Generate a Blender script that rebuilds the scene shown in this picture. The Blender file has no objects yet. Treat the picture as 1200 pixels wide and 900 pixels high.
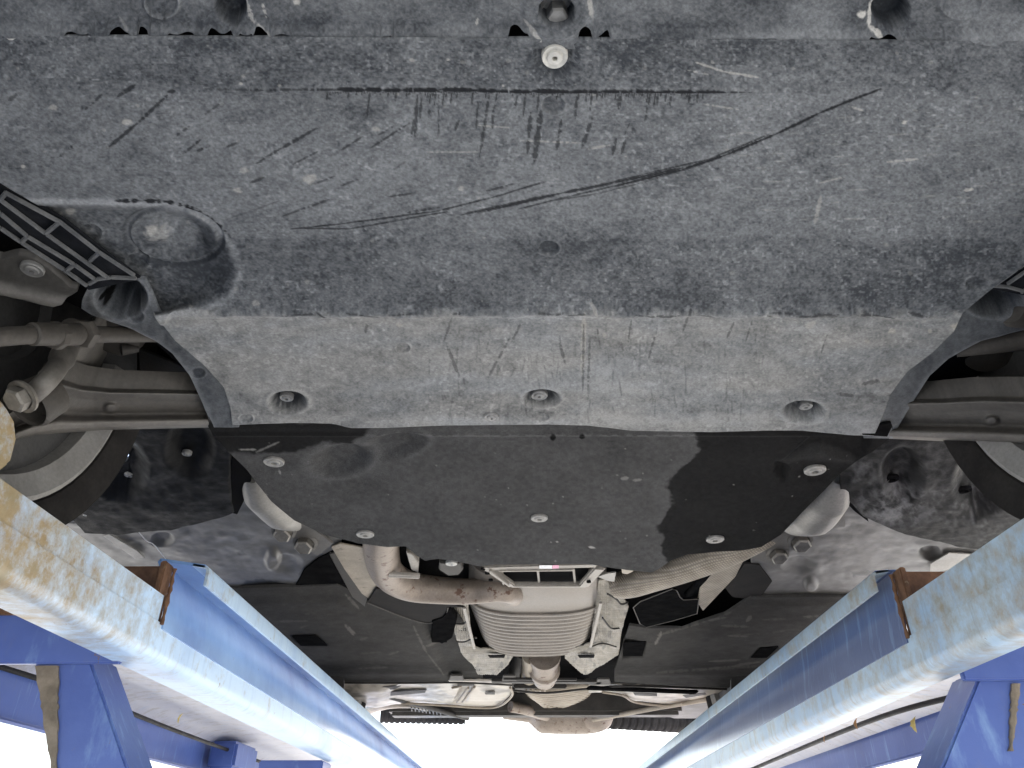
import bpy, bmesh, math, random
import numpy as np
from mathutils import Vector, Matrix
sc = bpy.context.scene
col = sc.collection
R_ = math.radians
# ------------------------------------------------------------------ camera, world, sun, exposure
CZ = 1.25                       # eye height above the ground
PITCH, YAW, FPX = R_(32.2), R_(1.1), 880.0
cam_d = bpy.data.cameras.new('camera'); cam = bpy.data.objects.new('camera', cam_d); col.objects.link(cam)
cam.location = (0, 0, CZ); cam.rotation_euler = (R_(90) + PITCH, 0, YAW)
cam_d.sensor_width = 36; cam_d.lens = 36 * FPX / 1200; cam_d.clip_end = 3000; cam_d.clip_start = .02
sc.camera = cam
SUN_EL, SUN_AZ = R_(48), R_(38)   # azimuth from +Y towards +X
w = bpy.data.worlds.new('World'); sc.world = w; w.use_nodes = True
nt = w.node_tree; bg = nt.nodes['Background']
sky = nt.nodes.new('ShaderNodeTexSky'); sky.sky_type = 'NISHITA'; sky.sun_disc = False
sky.sun_elevation = SUN_EL; sky.sun_rotation = SUN_AZ; sky.air_density = 1.0; sky.dust_density = 4.0; sky.ozone_density = 1.0
nt.links.new(sky.outputs[0], bg.inputs[0]); bg.inputs[1].default_value = .12
sd = bpy.data.lights.new('sun', 'SUN'); sun = bpy.data.objects.new('sun', sd); col.objects.link(sun)
sd.energy = 4.5; sd.angle = R_(.5); sd.color = (1, .95, .87)
sdir = Vector((math.sin(SUN_AZ) * math.cos(SUN_EL), math.cos(SUN_AZ) * math.cos(SUN_EL), math.sin(SUN_EL)))
sun.rotation_euler = sdir.to_track_quat('Z', 'Y').to_euler(); sun.location = (4, 6, 8)
sc.view_settings.view_transform = 'Standard'; sc.view_settings.look = 'None'
sc.view_settings.exposure = 2.55; sc.view_settings.gamma = 1; sc.view_settings.use_curve_mapping = False
sc.render.engine = 'CYCLES'
sc.cycles.max_bounces = 8; sc.cycles.diffuse_bounces = 5; sc.cycles.use_denoising = True
sc.cycles.sample_clamp_indirect = 8

# ------------------------------------------------------------------ measuring: photo pixel (1200x900) + height above the eye -> place
sP, cP = math.sin(PITCH), math.cos(PITCH)
FW = np.array([-math.sin(YAW) * cP, math.cos(YAW) * cP, sP]); RT = np.array([math.cos(YAW), math.sin(YAW), 0]); UP = np.cross(RT, FW)
def ray(px, py):
    px = np.asarray(px, float); py = np.asarray(py, float)
    return FW + RT * ((px - 600) / FPX)[..., None] + UP * ((450 - py) / FPX)[..., None]
ORG = np.array([0, 0, CZ])
def at(px, py, Z=None, X=None, Y=None):
    r = ray(px, py)
    t = Z / r[..., 2] if Z is not None else (X / r[..., 0] if X is not None else Y / r[..., 1])
    return ORG + r * np.asarray(t)[..., None]
def V(px, py, Z=None, X=None, Y=None): return Vector(at(px, py, Z, X, Y))

# ------------------------------------------------------------------ numpy noise
def vnoise(x, y, seed=0):
    rs = np.random.RandomState(seed); T = rs.rand(256, 256)
    xi = np.floor(x).astype(int); yi = np.floor(y).astype(int); fx = x - xi; fy = y - yi
    fx = fx * fx * (3 - 2 * fx); fy = fy * fy * (3 - 2 * fy)
    g = lambda a, b: T[a & 255, b & 255]
    return (g(xi, yi) * (1 - fx) + g(xi + 1, yi) * fx) * (1 - fy) + (g(xi, yi + 1) * (1 - fx) + g(xi + 1, yi + 1) * fx) * fy
def fbm(x, y, seed=0, o=4):
    s = 0; a = .5; n = 0
    for i in range(o):
        s = s + a * vnoise(x * 2 ** i + 17 * i, y * 2 ** i + 31 * i, seed + i); n += a; a *= .55
    return s / n
def ss(a, b, x): t = np.clip((x - a) / (b - a), 0, 1); return t * t * (3 - 2 * t)
def segd(px, py, x0, y0, x1, y1):
    dx, dy = x1 - x0, y1 - y0; L = dx * dx + dy * dy + 1e-9
    t = np.clip(((px - x0) * dx + (py - y0) * dy) / L, 0, 1)
    return np.hypot(px - x0 - t * dx, py - y0 - t * dy), t
def polysdf(px, py, pts):          # negative inside
    d = np.full(px.shape, 1e9); ins = np.zeros(px.shape, bool); n = len(pts)
    for i in range(n):
        x0, y0 = pts[i]; x1, y1 = pts[(i + 1) % n]
        d = np.minimum(d, segd(px, py, x0, y0, x1, y1)[0])
        c = (y0 > py) != (y1 > py); xx = (x1 - x0) * (py - y0) / ((y1 - y0) if y1 != y0 else 1e-9) + x0
        ins ^= c & (px < xx)
    return np.where(ins, -d, d)
def ell(px, py, cx, cy, rx, ry, ang=0):
    c, s = math.cos(ang), math.sin(ang); u = ((px - cx) * c + (py - cy) * s) / rx; v = (-(px - cx) * s + (py - cy) * c) / ry
    return np.hypot(u, v)

# ------------------------------------------------------------------ materials
def newmat(name):
    m = bpy.data.materials.new(name); m.use_nodes = True
    return m, m.node_tree, m.node_tree.nodes['Principled BSDF']
def N(nt, t, **kw):
    n = nt.nodes.new(t)
    for k, v in kw.items(): setattr(n, k, v)
    return n
def noise(nt, vec, scale, detail=5, rough=.6, stretch=None):
    tex = N(nt, 'ShaderNodeTexNoise'); tex.inputs['Scale'].default_value = scale
    tex.inputs['Detail'].default_value = detail; tex.inputs['Roughness'].default_value = rough
    if stretch:
        mp = N(nt, 'ShaderNodeMapping'); mp.inputs['Scale'].default_value = stretch
        nt.links.new(vec, mp.inputs['Vector']); vec = mp.outputs[0]
    nt.links.new(vec, tex.inputs['Vector']); return tex.outputs['Fac']
def ramp(nt, fac, a, b, ca=(0, 0, 0, 1), cb=(1, 1, 1, 1)):
    r = N(nt, 'ShaderNodeValToRGB'); e = r.color_ramp.elements
    e[0].position = a; e[1].position = b; e[0].color = ca; e[1].color = cb
    nt.links.new(fac, r.inputs[0]); return r.outputs[0]
def mix(nt, fac, a, b, mode='MIX'):
    m = N(nt, 'ShaderNodeMix', data_type='RGBA', blend_type=mode)
    for s, v in (('Factor', fac), ('A', a), ('B', b)):
        i = [k for k in m.inputs if k.name == s and (k.type == ('VALUE' if s == 'Factor' else 'RGBA'))][0]
        if hasattr(v, 'links'): nt.links.new(v, i)
        else: i.default_value = v if s == 'Factor' else (tuple(v) + (1,) if len(v) == 3 else v)
    return [o for o in m.outputs if o.type == 'RGBA'][0]
def bump(nt, b, h, strength=.3, dist=.002):
    n = N(nt, 'ShaderNodeBump'); n.inputs['Strength'].default_value = strength; n.inputs['Distance'].default_value = dist
    nt.links.new(h, n.inputs['Height']); nt.links.new(n.outputs[0], b.inputs['Normal'])
def attr_mat(name, rough=.6, bs=220, bd=.0012, var=.25, spec=.35, metal=0.):
    m, nt, b = newmat(name); a = N(nt, 'ShaderNodeVertexColor', layer_name='paint'); tc = N(nt, 'ShaderNodeTexCoord')
    f = noise(nt, tc.outputs['Object'], bs, 6, .7); f2 = noise(nt, tc.outputs['Object'], bs * .17, 5)
    c = ramp(nt, f, .3, .75, (1 - var,) * 3 + (1,), (1 + var,) * 3 + (1,))
    o = mix(nt, 1.0, a.outputs[0], c, 'MULTIPLY'); nt.links.new(o, b.inputs['Base Color'])
    rr = ramp(nt, f2, .3, .7, (rough - .1,) * 3 + (1,), (min(1, rough + .1),) * 3 + (1,)); nt.links.new(rr, b.inputs['Roughness'])
    b.inputs['Specular IOR Level'].default_value = spec; b.inputs['Metallic'].default_value = metal
    bump(nt, b, f, .5, bd); return m
def dirt_mat(name, c1, c2, scale=25, rough=.55, metal=0., bs=180, bd=.001, lo=.35, hi=.7, c3=None, s3=60, t3=(.6, .68), spec=.4):
    m, nt, b = newmat(name); tc = N(nt, 'ShaderNodeTexCoord'); v = tc.outputs['Object']
    f = noise(nt, v, scale); c = ramp(nt, f, lo, hi, tuple(c1) + (1,), tuple(c2) + (1,))
    if c3: c = mix(nt, ramp(nt, noise(nt, v, s3, 6, .65), *t3), c, c3)
    g = noise(nt, v, bs, 5, .65)
    c = mix(nt, 1.0, c, ramp(nt, g, .25, .75, (.8, .8, .8, 1), (1.15, 1.15, 1.15, 1)), 'MULTIPLY')
    nt.links.new(c, b.inputs['Base Color']); b.inputs['Metallic'].default_value = metal
    nt.links.new(ramp(nt, f, .3, .7, (rough - .1,) * 3 + (1,), (min(1, rough + .12),) * 3 + (1,)), b.inputs['Roughness'])
    b.inputs['Specular IOR Level'].default_value = spec
    bump(nt, b, g, .5, bd); return m
def foil_mat(name, c1, c2, cell=160):
    m, nt, b = newmat(name); tc = N(nt, 'ShaderNodeTexCoord'); v = tc.outputs['Object']
    hs = []
    for ang in (R_(40), R_(-40)):
        mp = N(nt, 'ShaderNodeMapping'); mp.inputs['Rotation'].default_value = (0.5, .3, ang); nt.links.new(v, mp.inputs[0])
        wv = N(nt, 'ShaderNodeTexWave'); wv.inputs['Scale'].default_value = cell / 3.2; wv.inputs['Distortion'].default_value = 1.2; wv.inputs['Detail Scale'].default_value = .3
        nt.links.new(mp.outputs[0], wv.inputs[0]); hs.append(wv.outputs['Fac'])
    mm = N(nt, 'ShaderNodeMath', operation='MULTIPLY'); nt.links.new(hs[0], mm.inputs[0]); nt.links.new(hs[1], mm.inputs[1])
    f = noise(nt, v, 22, 5); c = ramp(nt, f, .3, .68, tuple(c1) + (1,), tuple(c2) + (1,))
    c = mix(nt, 1.0, c, ramp(nt, mm.outputs[0], 0, .6, (.62, .62, .62, 1), (1.1, 1.1, 1.1, 1)), 'MULTIPLY')
    nt.links.new(c, b.inputs['Base Color']); b.inputs['Metallic'].default_value = .25; b.inputs['Roughness'].default_value = .5
    bump(nt, b, mm.outputs[0], .6, .003); return m
def ramp_paint(name, dark, pale, k, rustc=(.20, .13, .06), rust=.0, yr=None, grime=0., rough=.38, coat=0.):
    m, nt, b = newmat(name); b.inputs['Coat Weight'].default_value = coat; b.inputs['Coat Roughness'].default_value = .22; tc = N(nt, 'ShaderNodeTexCoord'); v = tc.outputs['Object']
    f = noise(nt, v, 4, 5, .6); st = noise(nt, v, 1, 6, .65, (20, 55, 6)); fine = noise(nt, v, 90, 5, .7)
    c = mix(nt, ramp(nt, f, .42 - k * .35, .75 - k * .35), dark, pale)
    c = mix(nt, ramp(nt, st, .56, .74, (0, 0, 0, 1), (.55, .55, .55, 1)), c, (.25, .4, .62))
    c = mix(nt, ramp(nt, st, .3, .42, (grime,) * 3 + (1,), (0, 0, 0, 1)), c, (.16, .15, .13))
    chips = ramp(nt, noise(nt, v, 38, 7, .75), .655, .685)
    c = mix(nt, chips, c, (.16, .11, .08))
    if rust > 0:
        sep = N(nt, 'ShaderNodeSeparateXYZ'); nt.links.new(v, sep.inputs[0])
        mr = N(nt, 'ShaderNodeMapRange'); mr.inputs[1].default_value = yr[0]; mr.inputs[2].default_value = yr[1]; mr.inputs[3].default_value = 1; mr.inputs[4].default_value = 0
        nt.links.new(sep.outputs['Y'], mr.inputs[0])
        rn = noise(nt, v, 1, 9, .75, (16, 24, 20)); ad = N(nt, 'ShaderNodeMath', operation='MULTIPLY_ADD')
        nt.links.new(mr.outputs[0], ad.inputs[0]); ad.inputs[1].default_value = rust; nt.links.new(rn, ad.inputs[2])
        rf = ramp(nt, ad.outputs[0], .56, .86)
        rc = mix(nt, fine, rustc, (.40, .33, .20)); rc = mix(nt, ramp(nt, noise(nt, v, 18), .5, .7), rc, (.24, .21, .13))
        c = mix(nt, rf, c, rc)
    nt.links.new(c, b.inputs['Base Color']); b.inputs['Roughness'].default_value = rough
    bump(nt, b, fine, .25, .0015); return m

M = {}
M['tray'] = attr_mat('dusty_plastic', .65, 330, .0011, .30, .10)
M['felt'] = attr_mat('pressed_felt', .95, 420, .002, .4, .04)
M['panel'] = attr_mat('floor_coating', .8, 200, .0012, .25, .03)
M['liner'] = attr_mat('liner_plastic', .55, 240, .0014, .3, .06)
M['body'] = attr_mat('painted_floor', .45, 120, .0006, .08, .45)
M['black'] = dirt_mat('black_plastic', (.006, .006, .0065), (.012, .012, .012), rough=.85, spec=0.)
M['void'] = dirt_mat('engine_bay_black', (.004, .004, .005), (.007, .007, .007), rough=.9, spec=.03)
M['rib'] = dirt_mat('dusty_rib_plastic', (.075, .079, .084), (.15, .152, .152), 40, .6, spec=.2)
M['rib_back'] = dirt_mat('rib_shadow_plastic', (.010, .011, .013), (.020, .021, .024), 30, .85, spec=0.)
M['arm'] = dirt_mat('dirty_steel', (.05, .046, .041), (.085, .077, .068), 12, .6, .1, spec=.25)
M['arm_dark'] = dirt_mat('dark_steel', (.03, .028, .026), (.055, .05, .045), 14, .6, .1, spec=.2)
M['alu'] = dirt_mat('dirty_aluminium', (.10, .094, .085), (.16, .15, .135), 18, .5, .3)
M['bolt'] = dirt_mat('zinc_bolt', (.15, .14, .125), (.24, .225, .2), 60, .45, .5)
M['screw'] = dirt_mat('pale_washer', (.42, .41, .38), (.58, .57, .53), 80, .5, .3)
M['screw_mid'] = dirt_mat('grey_washer', (.22, .215, .2), (.34, .33, .31), 80, .5, .3)
M['screw_dark'] = dirt_mat('worn_screw', (.2, .2, .2), (.3, .3, .29), 80, .5, .4)
M['pipe'] = dirt_mat('exhaust_steel', (.21, .17, .135), (.31, .26, .215), 16, .5, .3, c3=(.11, .06, .04), s3=30, t3=(.58, .64))
M['muffler'] = dirt_mat('muffler_steel', (.15, .133, .115), (.25, .222, .19), 9, .42, .5)
M['foil'] = foil_mat('embossed_heat_foil', (.22, .185, .14), (.38, .33, .26))
M['foil_plain'] = dirt_mat('plain_heat_foil', (.26, .225, .17), (.42, .36, .29), 20, .5, .3, c3=(.2, .17, .13), s3=35)
M['cast'] = dirt_mat('cast_bracket', (.26, .24, .21), (.36, .33, .29), 30, .5, .3)
M['silver'] = dirt_mat('silver_shield', (.22, .21, .19), (.32, .305, .28), 18, .45, .3)
M['beige'] = dirt_mat('sandy_steel', (.24, .20, .15), (.38, .33, .26), 12, .55, .1)
M['rubber'] = dirt_mat('tyre_rubber', (.016, .015, .015), (.032, .030, .028), 16, .9, spec=.1)
M['rim'] = dirt_mat('rim_metal', (.24, .235, .225), (.31, .305, .295), 10, .5, .2)
M['disc'] = dirt_mat('brake_plate', (.06, .06, .06), (.09, .09, .09), 8, .55, .2, spec=.2)
M['rust'] = dirt_mat('rusted_plate', (.09, .042, .022), (.22, .12, .065), 22, .85, 0, 90, .004, c3=(.30, .24, .15), s3=16)
M['label'] = dirt_mat('white_label', (.75, .75, .75), (.85, .85, .85), 10); M['pink'] = dirt_mat('pink_label', (.75, .35, .5), (.8, .42, .55), 10)
M['leaf'] = dirt_mat('dry_leaf', (.45, .33, .1), (.62, .52, .2), 60, .7); M['leaf_brown'] = dirt_mat('brown_leaf', (.3, .16, .07), (.42, .25, .12), 60, .7)
M['thread'] = dirt_mat('pale_thread', (.6, .6, .62), (.7, .7, .7), 10)
M['carpaint'] = dirt_mat('car_paint', (.20, .21, .22), (.23, .24, .25), 4, .3, .4)
M['glass'] = dirt_mat('dark_glass', (.02, .022, .025), (.03, .03, .03), 4, .12)
M['lip_l'] = ramp_paint('chalky_blue_paint', (.22, .36, .62), (.50, .66, .84), .75, rust=.36, yr=(.75, 1.4), grime=.25)
M['lip_r'] = ramp_paint('stained_blue_paint', (.16, .30, .50), (.38, .50, .60), .6, rust=.16, yr=(1.0, 3.5), grime=.5)
M['web_l'] = ramp_paint('lit_blue_paint', (.085, .17, .43), (.27, .44, .72), .5, rust=.0, grime=.05, rough=.3, coat=.8)  # paler than the right web: left side's stronger light put into the colour
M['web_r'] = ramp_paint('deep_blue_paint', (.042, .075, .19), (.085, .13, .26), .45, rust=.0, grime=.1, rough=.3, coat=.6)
M['blue'] = ramp_paint('lift_blue_paint', (.038, .072, .26), (.075, .125, .36), .5, rust=.0, grime=.15, rough=.35)
M['deck'] = ramp_paint('pale_deck_paint', (.50, .50, .56), (.63, .62, .64), .5, rust=.1, yr=(1, 4), grime=.1, rough=.45)
M['grime'] = dirt_mat('caked_grease', (.14, .115, .085), (.26, .22, .17), 30, .8, 0, 80, .004)
M['hose'] = dirt_mat('black_hose', (.02, .02, .022), (.025, .022, .022), 20, .5, spec=.1)

# ------------------------------------------------------------------ object helpers
def empty(name, loc, label=None, cat=None, group=None, parent=None):
    o = bpy.data.objects.new(name, None); col.objects.link(o); o.location = loc; o.empty_display_size = .1
    if parent: o.parent = parent
    tag(o, label, cat, group); return o
def tag(o, label=None, cat=None, group=None, kind=None):
    if label: o['label'] = label
    if cat: o['category'] = cat
    if group: o['group'] = group
    if kind: o['kind'] = kind
    return o
def link(name, me, mat, parent=None, smooth=True):
    o = bpy.data.objects.new(name, me); col.objects.link(o)
    if mat: me.materials.append(mat)
    if parent:
        o.parent = parent
        p = Vector((0, 0, 0)); q = parent
        while q: p += q.location; q = q.parent
        o.location = -p            # meshes are written in world coordinates
    if smooth and len(me.polygons): me.polygons.foreach_set('use_smooth', [True] * len(me.polygons))
    me.update(); return o
def fin(name, bm, mat, parent=None, smooth=False, autosmooth=40):
    bmesh.ops.recalc_face_normals(bm, faces=bm.faces[:])
    if autosmooth:
        for f in bm.faces: f.smooth = True
        for e in bm.edges:
            if len(e.link_faces) == 2 and e.calc_face_angle(0) > R_(autosmooth): e.smooth = False
    me = bpy.data.meshes.new(name); bm.to_mesh(me); bm.free()
    return link(name, me, mat, parent, False)
def rowgrid(py0, py1, left, right, nu, nv, shift=None, power=1.0):
    v = np.linspace(0, 1, nv)[:, None]; u = np.linspace(0, 1, nu)[None, :]
    y = py0 + (py1 - py0) * v + 0 * u
    l = np.interp(y[:, 0], [a for a, b in left], [b for a, b in left])[:, None]; r = np.interp(y[:, 0], [a for a, b in right], [b for a, b in right])[:, None]
    x = l + (r - l) * u
    if shift is not None: y = y + shift(x, v + 0 * u)
    return x, y
def colgrid(px0, px1, top, bot, nu, nv):
    u = np.linspace(0, 1, nu)[None, :]; v = np.linspace(0, 1, nv)[:, None]
    x = px0 + (px1 - px0) * u + 0 * v
    t = np.interp(x[0], [a for a, b in top], [b for a, b in top])[None]; b = np.interp(x[0], [a for a, b in bot], [b for a, b in bot])[None]
    return x, t + (b - t) * v
def sheet(name, g, Z, mat, parent=None, dz=None, paint=None, rim=.006):
    px, py = g; nv, nu = px.shape
    z = Z(px, py) if callable(Z) else np.full(px.shape, Z)
    P = at(px, py, Z=z).reshape(-1, 3)
    if dz is not None: P[:, 2] += np.asarray(dz(px, py)).reshape(-1)
    i = np.arange(nu * nv).reshape(nv, nu)
    F = np.stack([i[:-1, :-1], i[1:, :-1], i[1:, 1:], i[:-1, 1:]], -1).reshape(-1, 4)
    b = np.concatenate([i[0, :], i[1:, -1], i[-1, -2::-1], i[-2:0:-1, 0]])
    V2 = P[b].copy(); V2[:, 2] += rim; k = len(P) + np.arange(len(b))
    G = np.stack([b, np.roll(b, -1), np.roll(k, -1), k], -1)
    A = np.concatenate([P, V2]); FF = np.concatenate([F, G])
    me = bpy.data.meshes.new(name); me.vertices.add(len(A)); me.vertices.foreach_set('co', A.reshape(-1))
    me.loops.add(len(FF) * 4); me.loops.foreach_set('vertex_index', FF.reshape(-1).astype(np.int32))
    me.polygons.add(len(FF)); me.polygons.foreach_set('loop_start', np.arange(len(FF), dtype=np.int32) * 4)
    me.update(calc_edges=True)
    if paint is not None:
        c = paint(px, py).reshape(-1, 3); c = np.concatenate([c, c[b]]); c4 = np.ones((len(A), 4)); c4[:, :3] = np.clip(c, 0, 1)
        at_ = me.color_attributes.new('paint', 'FLOAT_COLOR', 'POINT'); at_.data.foreach_set('color', c4.reshape(-1).astype(np.float32))
    o = link(name, me, mat, parent); return o
def plate(name, pts, Z, thick, mat, parent=None, bev=.002, lip=0):
    """flat or stepped plate: pts (px,py[,Z]) seen from below, thickness upward"""
    bm = bmesh.new()
    vs = [bm.verts.new(V(p[0], p[1], p[2] if len(p) > 2 else Z)) for p in pts]
    f = bm.faces.new(vs)
    r = bmesh.ops.extrude_face_region(bm, geom=[f])
    for v in r['geom']:
        if isinstance(v, bmesh.types.BMVert): v.co.z += thick
    bmesh.ops.recalc_face_normals(bm, faces=bm.faces[:])
    if bev: bmesh.ops.bevel(bm, geom=bm.edges[:], offset=bev, segments=2, affect='EDGES', clamp_overlap=True)
    bmesh.ops.triangulate(bm, faces=[f for f in bm.faces if len(f.verts) > 4])
    return fin(name, bm, mat, parent)
def box_bm(bm, x0, x1, y0, y1, z0, z1, bev=.002):
    r = bmesh.ops.create_cube(bm, size=1); vs = r['verts']
    for v in vs: v.co = Vector((x0 + (v.co.x + .5) * (x1 - x0), y0 + (v.co.y + .5) * (y1 - y0), CZ + z0 + (v.co.z + .5) * (z1 - z0)))
    if bev: bmesh.ops.bevel(bm, geom=list({e for v in vs for e in v.link_edges}), offset=bev, segments=2, affect='EDGES')
def box(name, x0, x1, y0, y1, z0, z1, mat, parent=None, bev=.002):
    bm = bmesh.new(); box_bm(bm, x0, x1, y0, y1, z0, z1, bev); return fin(name, bm, mat, parent)
def bar_bm(bm, a, b, wx, h, up=Vector((0, 0, 1))):
    d = (b - a); L = d.length; d.normalize(); s = d.cross(up).normalized(); u = s.cross(d)
    m = Matrix((s, d, u)).transposed().to_4x4(); m.translation = (a + b) / 2
    r = bmesh.ops.create_cube(bm, size=1, matrix=m @ Matrix.Diagonal((wx, L, h, 1)))
    bmesh.ops.bevel(bm, geom=list({e for v in r['verts'] for e in v.link_edges}), offset=min(wx, h) * .25, segments=2, affect='EDGES')
def bar(name, a, b, wx, h, mat, parent=None):
    bm = bmesh.new(); bar_bm(bm, a, b, wx, h); return fin(name, bm, mat, parent)
def smoothpath(pts, n=8):
    out = []; P = [pts[0]] + list(pts) + [pts[-1]]
    for i in range(1, len(P) - 2):
        a, b, c, d = P[i - 1:i + 3]
        for k in range(n):
            t = k / n; out.append(.5 * ((2 * b) + (c - a) * t + (2 * a - 5 * b + 4 * c - d) * t * t + (3 * b - a - 3 * c + d) * t ** 3))
    out.append(pts[-1]); return out
def tube_bm(bm, pts, rad, seg=20, cap=True):
    n = len(pts); rads = rad if hasattr(rad, '__len__') else [rad] * n; rings = []; up = Vector((0, 0, 1)); prev = None
    for i, p in enumerate(pts):
        d = (pts[min(i + 1, n - 1)] - pts[max(i - 1, 0)]).normalized()
        if prev is None: s = d.cross(up if abs(d.z) < .9 else Vector((1, 0, 0))).normalized()
        else: s = (prev - d * prev.dot(d)).normalized()
        prev = s; u = s.cross(d)
        rings.append([bm.verts.new(p + (s * math.cos(2 * math.pi * k / seg) + u * math.sin(2 * math.pi * k / seg)) * rads[i]) for k in range(seg)])
    for i in range(n - 1):
        for k in range(seg): bm.faces.new((rings[i][k], rings[i][(k + 1) % seg], rings[i + 1][(k + 1) % seg], rings[i + 1][k]))
    if cap: bm.faces.new(rings[0]); bm.faces.new(rings[-1])
def tube(name, pts, rad, mat, parent=None, seg=20):
    bm = bmesh.new(); tube_bm(bm, pts, rad, seg); return fin(name, bm, mat, parent)
def lathe_bm(bm, org, axis, prof, seg=28):
    """prof: list (radius, distance along axis)"""
    axis = Vector(axis).normalized(); s = axis.cross(Vector((0, 1, 0)) if abs(axis.y) < .9 else Vector((1, 0, 0))).normalized(); u = s.cross(axis); rings = []
    for r, h in prof:
        c = org + axis * h
        rings.append([bm.verts.new(c)] if r < 1e-6 else [bm.verts.new(c + (s * math.cos(2 * math.pi * k / seg) + u * math.sin(2 * math.pi * k / seg)) * r) for k in range(seg)])
    for a, b in zip(rings[:-1], rings[1:]):
        for k in range(seg):
            k2 = (k + 1) % seg
            if len(a) == 1 and len(b) == 1: continue
            if len(a) == 1: bm.faces.new((a[0], b[k], b[k2]))
            elif len(b) == 1: bm.faces.new((a[k], a[k2], b[0]))
            else: bm.faces.new((a[k], a[k2], b[k2], b[k]))
def lathe(name, org, axis, prof, mat, parent=None, seg=28):
    bm = bmesh.new(); lathe_bm(bm, org, axis, prof, seg); return fin(name, bm, mat, parent, autosmooth=35)
def hexbolt(name, org, axis, r, mat, parent, washer=1.35):
    bm = bmesh.new(); lathe_bm(bm, org, axis, [(0, 0), (r * washer, 0), (r * washer, r * .22), (r * 1.02, r * .3)], 24)
    lathe_bm(bm, org, axis, [(r, r * .25), (r, r * .95), (r * .82, r * 1.1), (0, r * 1.1)], 6)
    return fin(name, bm, mat, parent, autosmooth=25)
DN = Vector((0, 0, -1))
def screw(px, py, Z, rpx, mat, parent, socket=.28):
    """round washer-head fastener facing down, head radius from its width in the photo"""
    c = V(px, py, Z); d = float(np.dot(np.array(c) - ORG, FW)); r = rpx / FPX * d
    bm = bmesh.new(); lathe_bm(bm, c, DN, [(r * 1.0, -.004), (r, .0015), (r * .93, .003), (r * .62, .0022), (r * .55, .0042), (r * socket * 1.2, .0048), (r * socket, .0045), (r * socket * .9, -.001), (0, -.001)], 28)
    return fin('screw', bm, mat, parent, autosmooth=30)
def profile(name, pts, y0, y1, th, mat, parent, side=1):
    """bent sheet: cross-section (X,Z) run along Y"""
    n = len(pts); off = []
    for i in range(n):
        a = Vector(pts[max(i - 1, 0)]); b = Vector(pts[min(i + 1, n - 1)]); d = (b - a).normalized(); off.append(Vector(pts[i]) + Vector((-d.y, d.x)) * th * side)
    loop = [Vector(p) for p in pts] + off[::-1]; bm = bmesh.new()
    ny = max(2, int((y1 - y0) / .25)); rings = []
    for j in range(ny + 1):
        y = y0 + (y1 - y0) * j / ny; rings.append([bm.verts.new((p.x, y, CZ + p.y)) for p in loop])
    m = len(loop)
    for a, b in zip(rings[:-1], rings[1:]):
        for k in range(m): bm.faces.new((a[k], a[(k + 1) % m], b[(k + 1) % m], b[k]))
    for r in (rings[0], rings[-1]):
        for k in range(n - 1): bm.faces.new((r[k], r[k + 1], r[m - 2 - k], r[m - 1 - k]))
    return fin(name, bm, mat, parent)

# ------------------------------------------------------------------ the setting
gm, gnt, gb = newmat('concrete_ground'); tc = N(gnt, 'ShaderNodeTexCoord')
gc = ramp(gnt, noise(gnt, tc.outputs['Object'], .8, 8, .65), .3, .7, (.19, .193, .19, 1), (.27, .272, .265, 1)); gnt.links.new(gc, gb.inputs['Base Color'])
gb.inputs['Roughness'].default_value = .85; bump(gnt, gb, noise(gnt, tc.outputs['Object'], 60, 6), .4, .004)
bm = bmesh.new(); bmesh.ops.create_grid(bm, x_segments=40, y_segments=40, size=800); tag(fin('ground', bm, gm), kind='structure')

# ------------------------------------------------------------------ the car
CX = .04
car = empty('car', (CX, 2.0, CZ + .55), 'raised car seen from underneath, with dusty dark plastic undertray and exhaust', 'car')

# body shell, wheel arches cut out of the sides
def body_shell():
    arch = lambda yc, zc, r: [(yc + r * math.cos(a), zc + r * math.sin(a)) for a in np.linspace(math.pi, 0, 13)]
    low = [(-.12, .60)] + [(.33, .62)] + arch(.72, .68, .39)[1:-1] + [(1.12, .74), (2.0, .74), (2.1, .69), (3.2, .69)] + arch(3.62, .70, .39)[1:-1] + [(4.04, .66), (4.58, .78)]
    top = [(4.62, 1.05), (4.60, 1.32), (4.1, 1.42), (3.3, 1.86), (2.3, 1.93), (1.6, 1.82), (.95, 1.38), (.2, 1.25), (-.1, 1.08)]
    loop = low + top; bm = bmesh.new()
    for s in (-1, 1):
        o = [bm.verts.new((CX + s * (.90 - max(0, z - 1.3) * .45), y, CZ + z)) for y, z in loop]; i = [bm.verts.new((CX + s * (.87 - max(0, z - 1.3) * .45), y, CZ + z)) for y, z in loop]
        n = len(loop); bm.faces.new(o); bm.faces.new(i)
        for k in range(n): bm.faces.new((o[k], o[(k + 1) % n], i[(k + 1) % n], i[k]))
    seq = [low[-1]] + top + [low[0]]
    for a, b in zip(seq[:-1], seq[1:]):
        w = lambda p: .88 - max(0, p[1] - 1.3) * .45
        bm.faces.new([bm.verts.new((CX + sx * w(p), p[0], CZ + p[1] - .005)) for p, sx in ((a, -1), (a, 1), (b, 1), (b, -1))])
    bmesh.ops.triangulate(bm, faces=[f for f in bm.faces if len(f.verts) > 4])
    return fin('body_shell', bm, M['carpaint'], car)
body_shell()
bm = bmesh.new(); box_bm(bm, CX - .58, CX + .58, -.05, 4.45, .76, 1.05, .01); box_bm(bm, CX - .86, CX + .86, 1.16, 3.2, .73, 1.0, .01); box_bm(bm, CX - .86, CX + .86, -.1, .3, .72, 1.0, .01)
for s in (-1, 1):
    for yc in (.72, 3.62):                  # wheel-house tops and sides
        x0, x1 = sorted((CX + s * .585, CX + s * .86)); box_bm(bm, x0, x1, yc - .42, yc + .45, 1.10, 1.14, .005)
fin('underbody', bm, M['void'], car)
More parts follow.
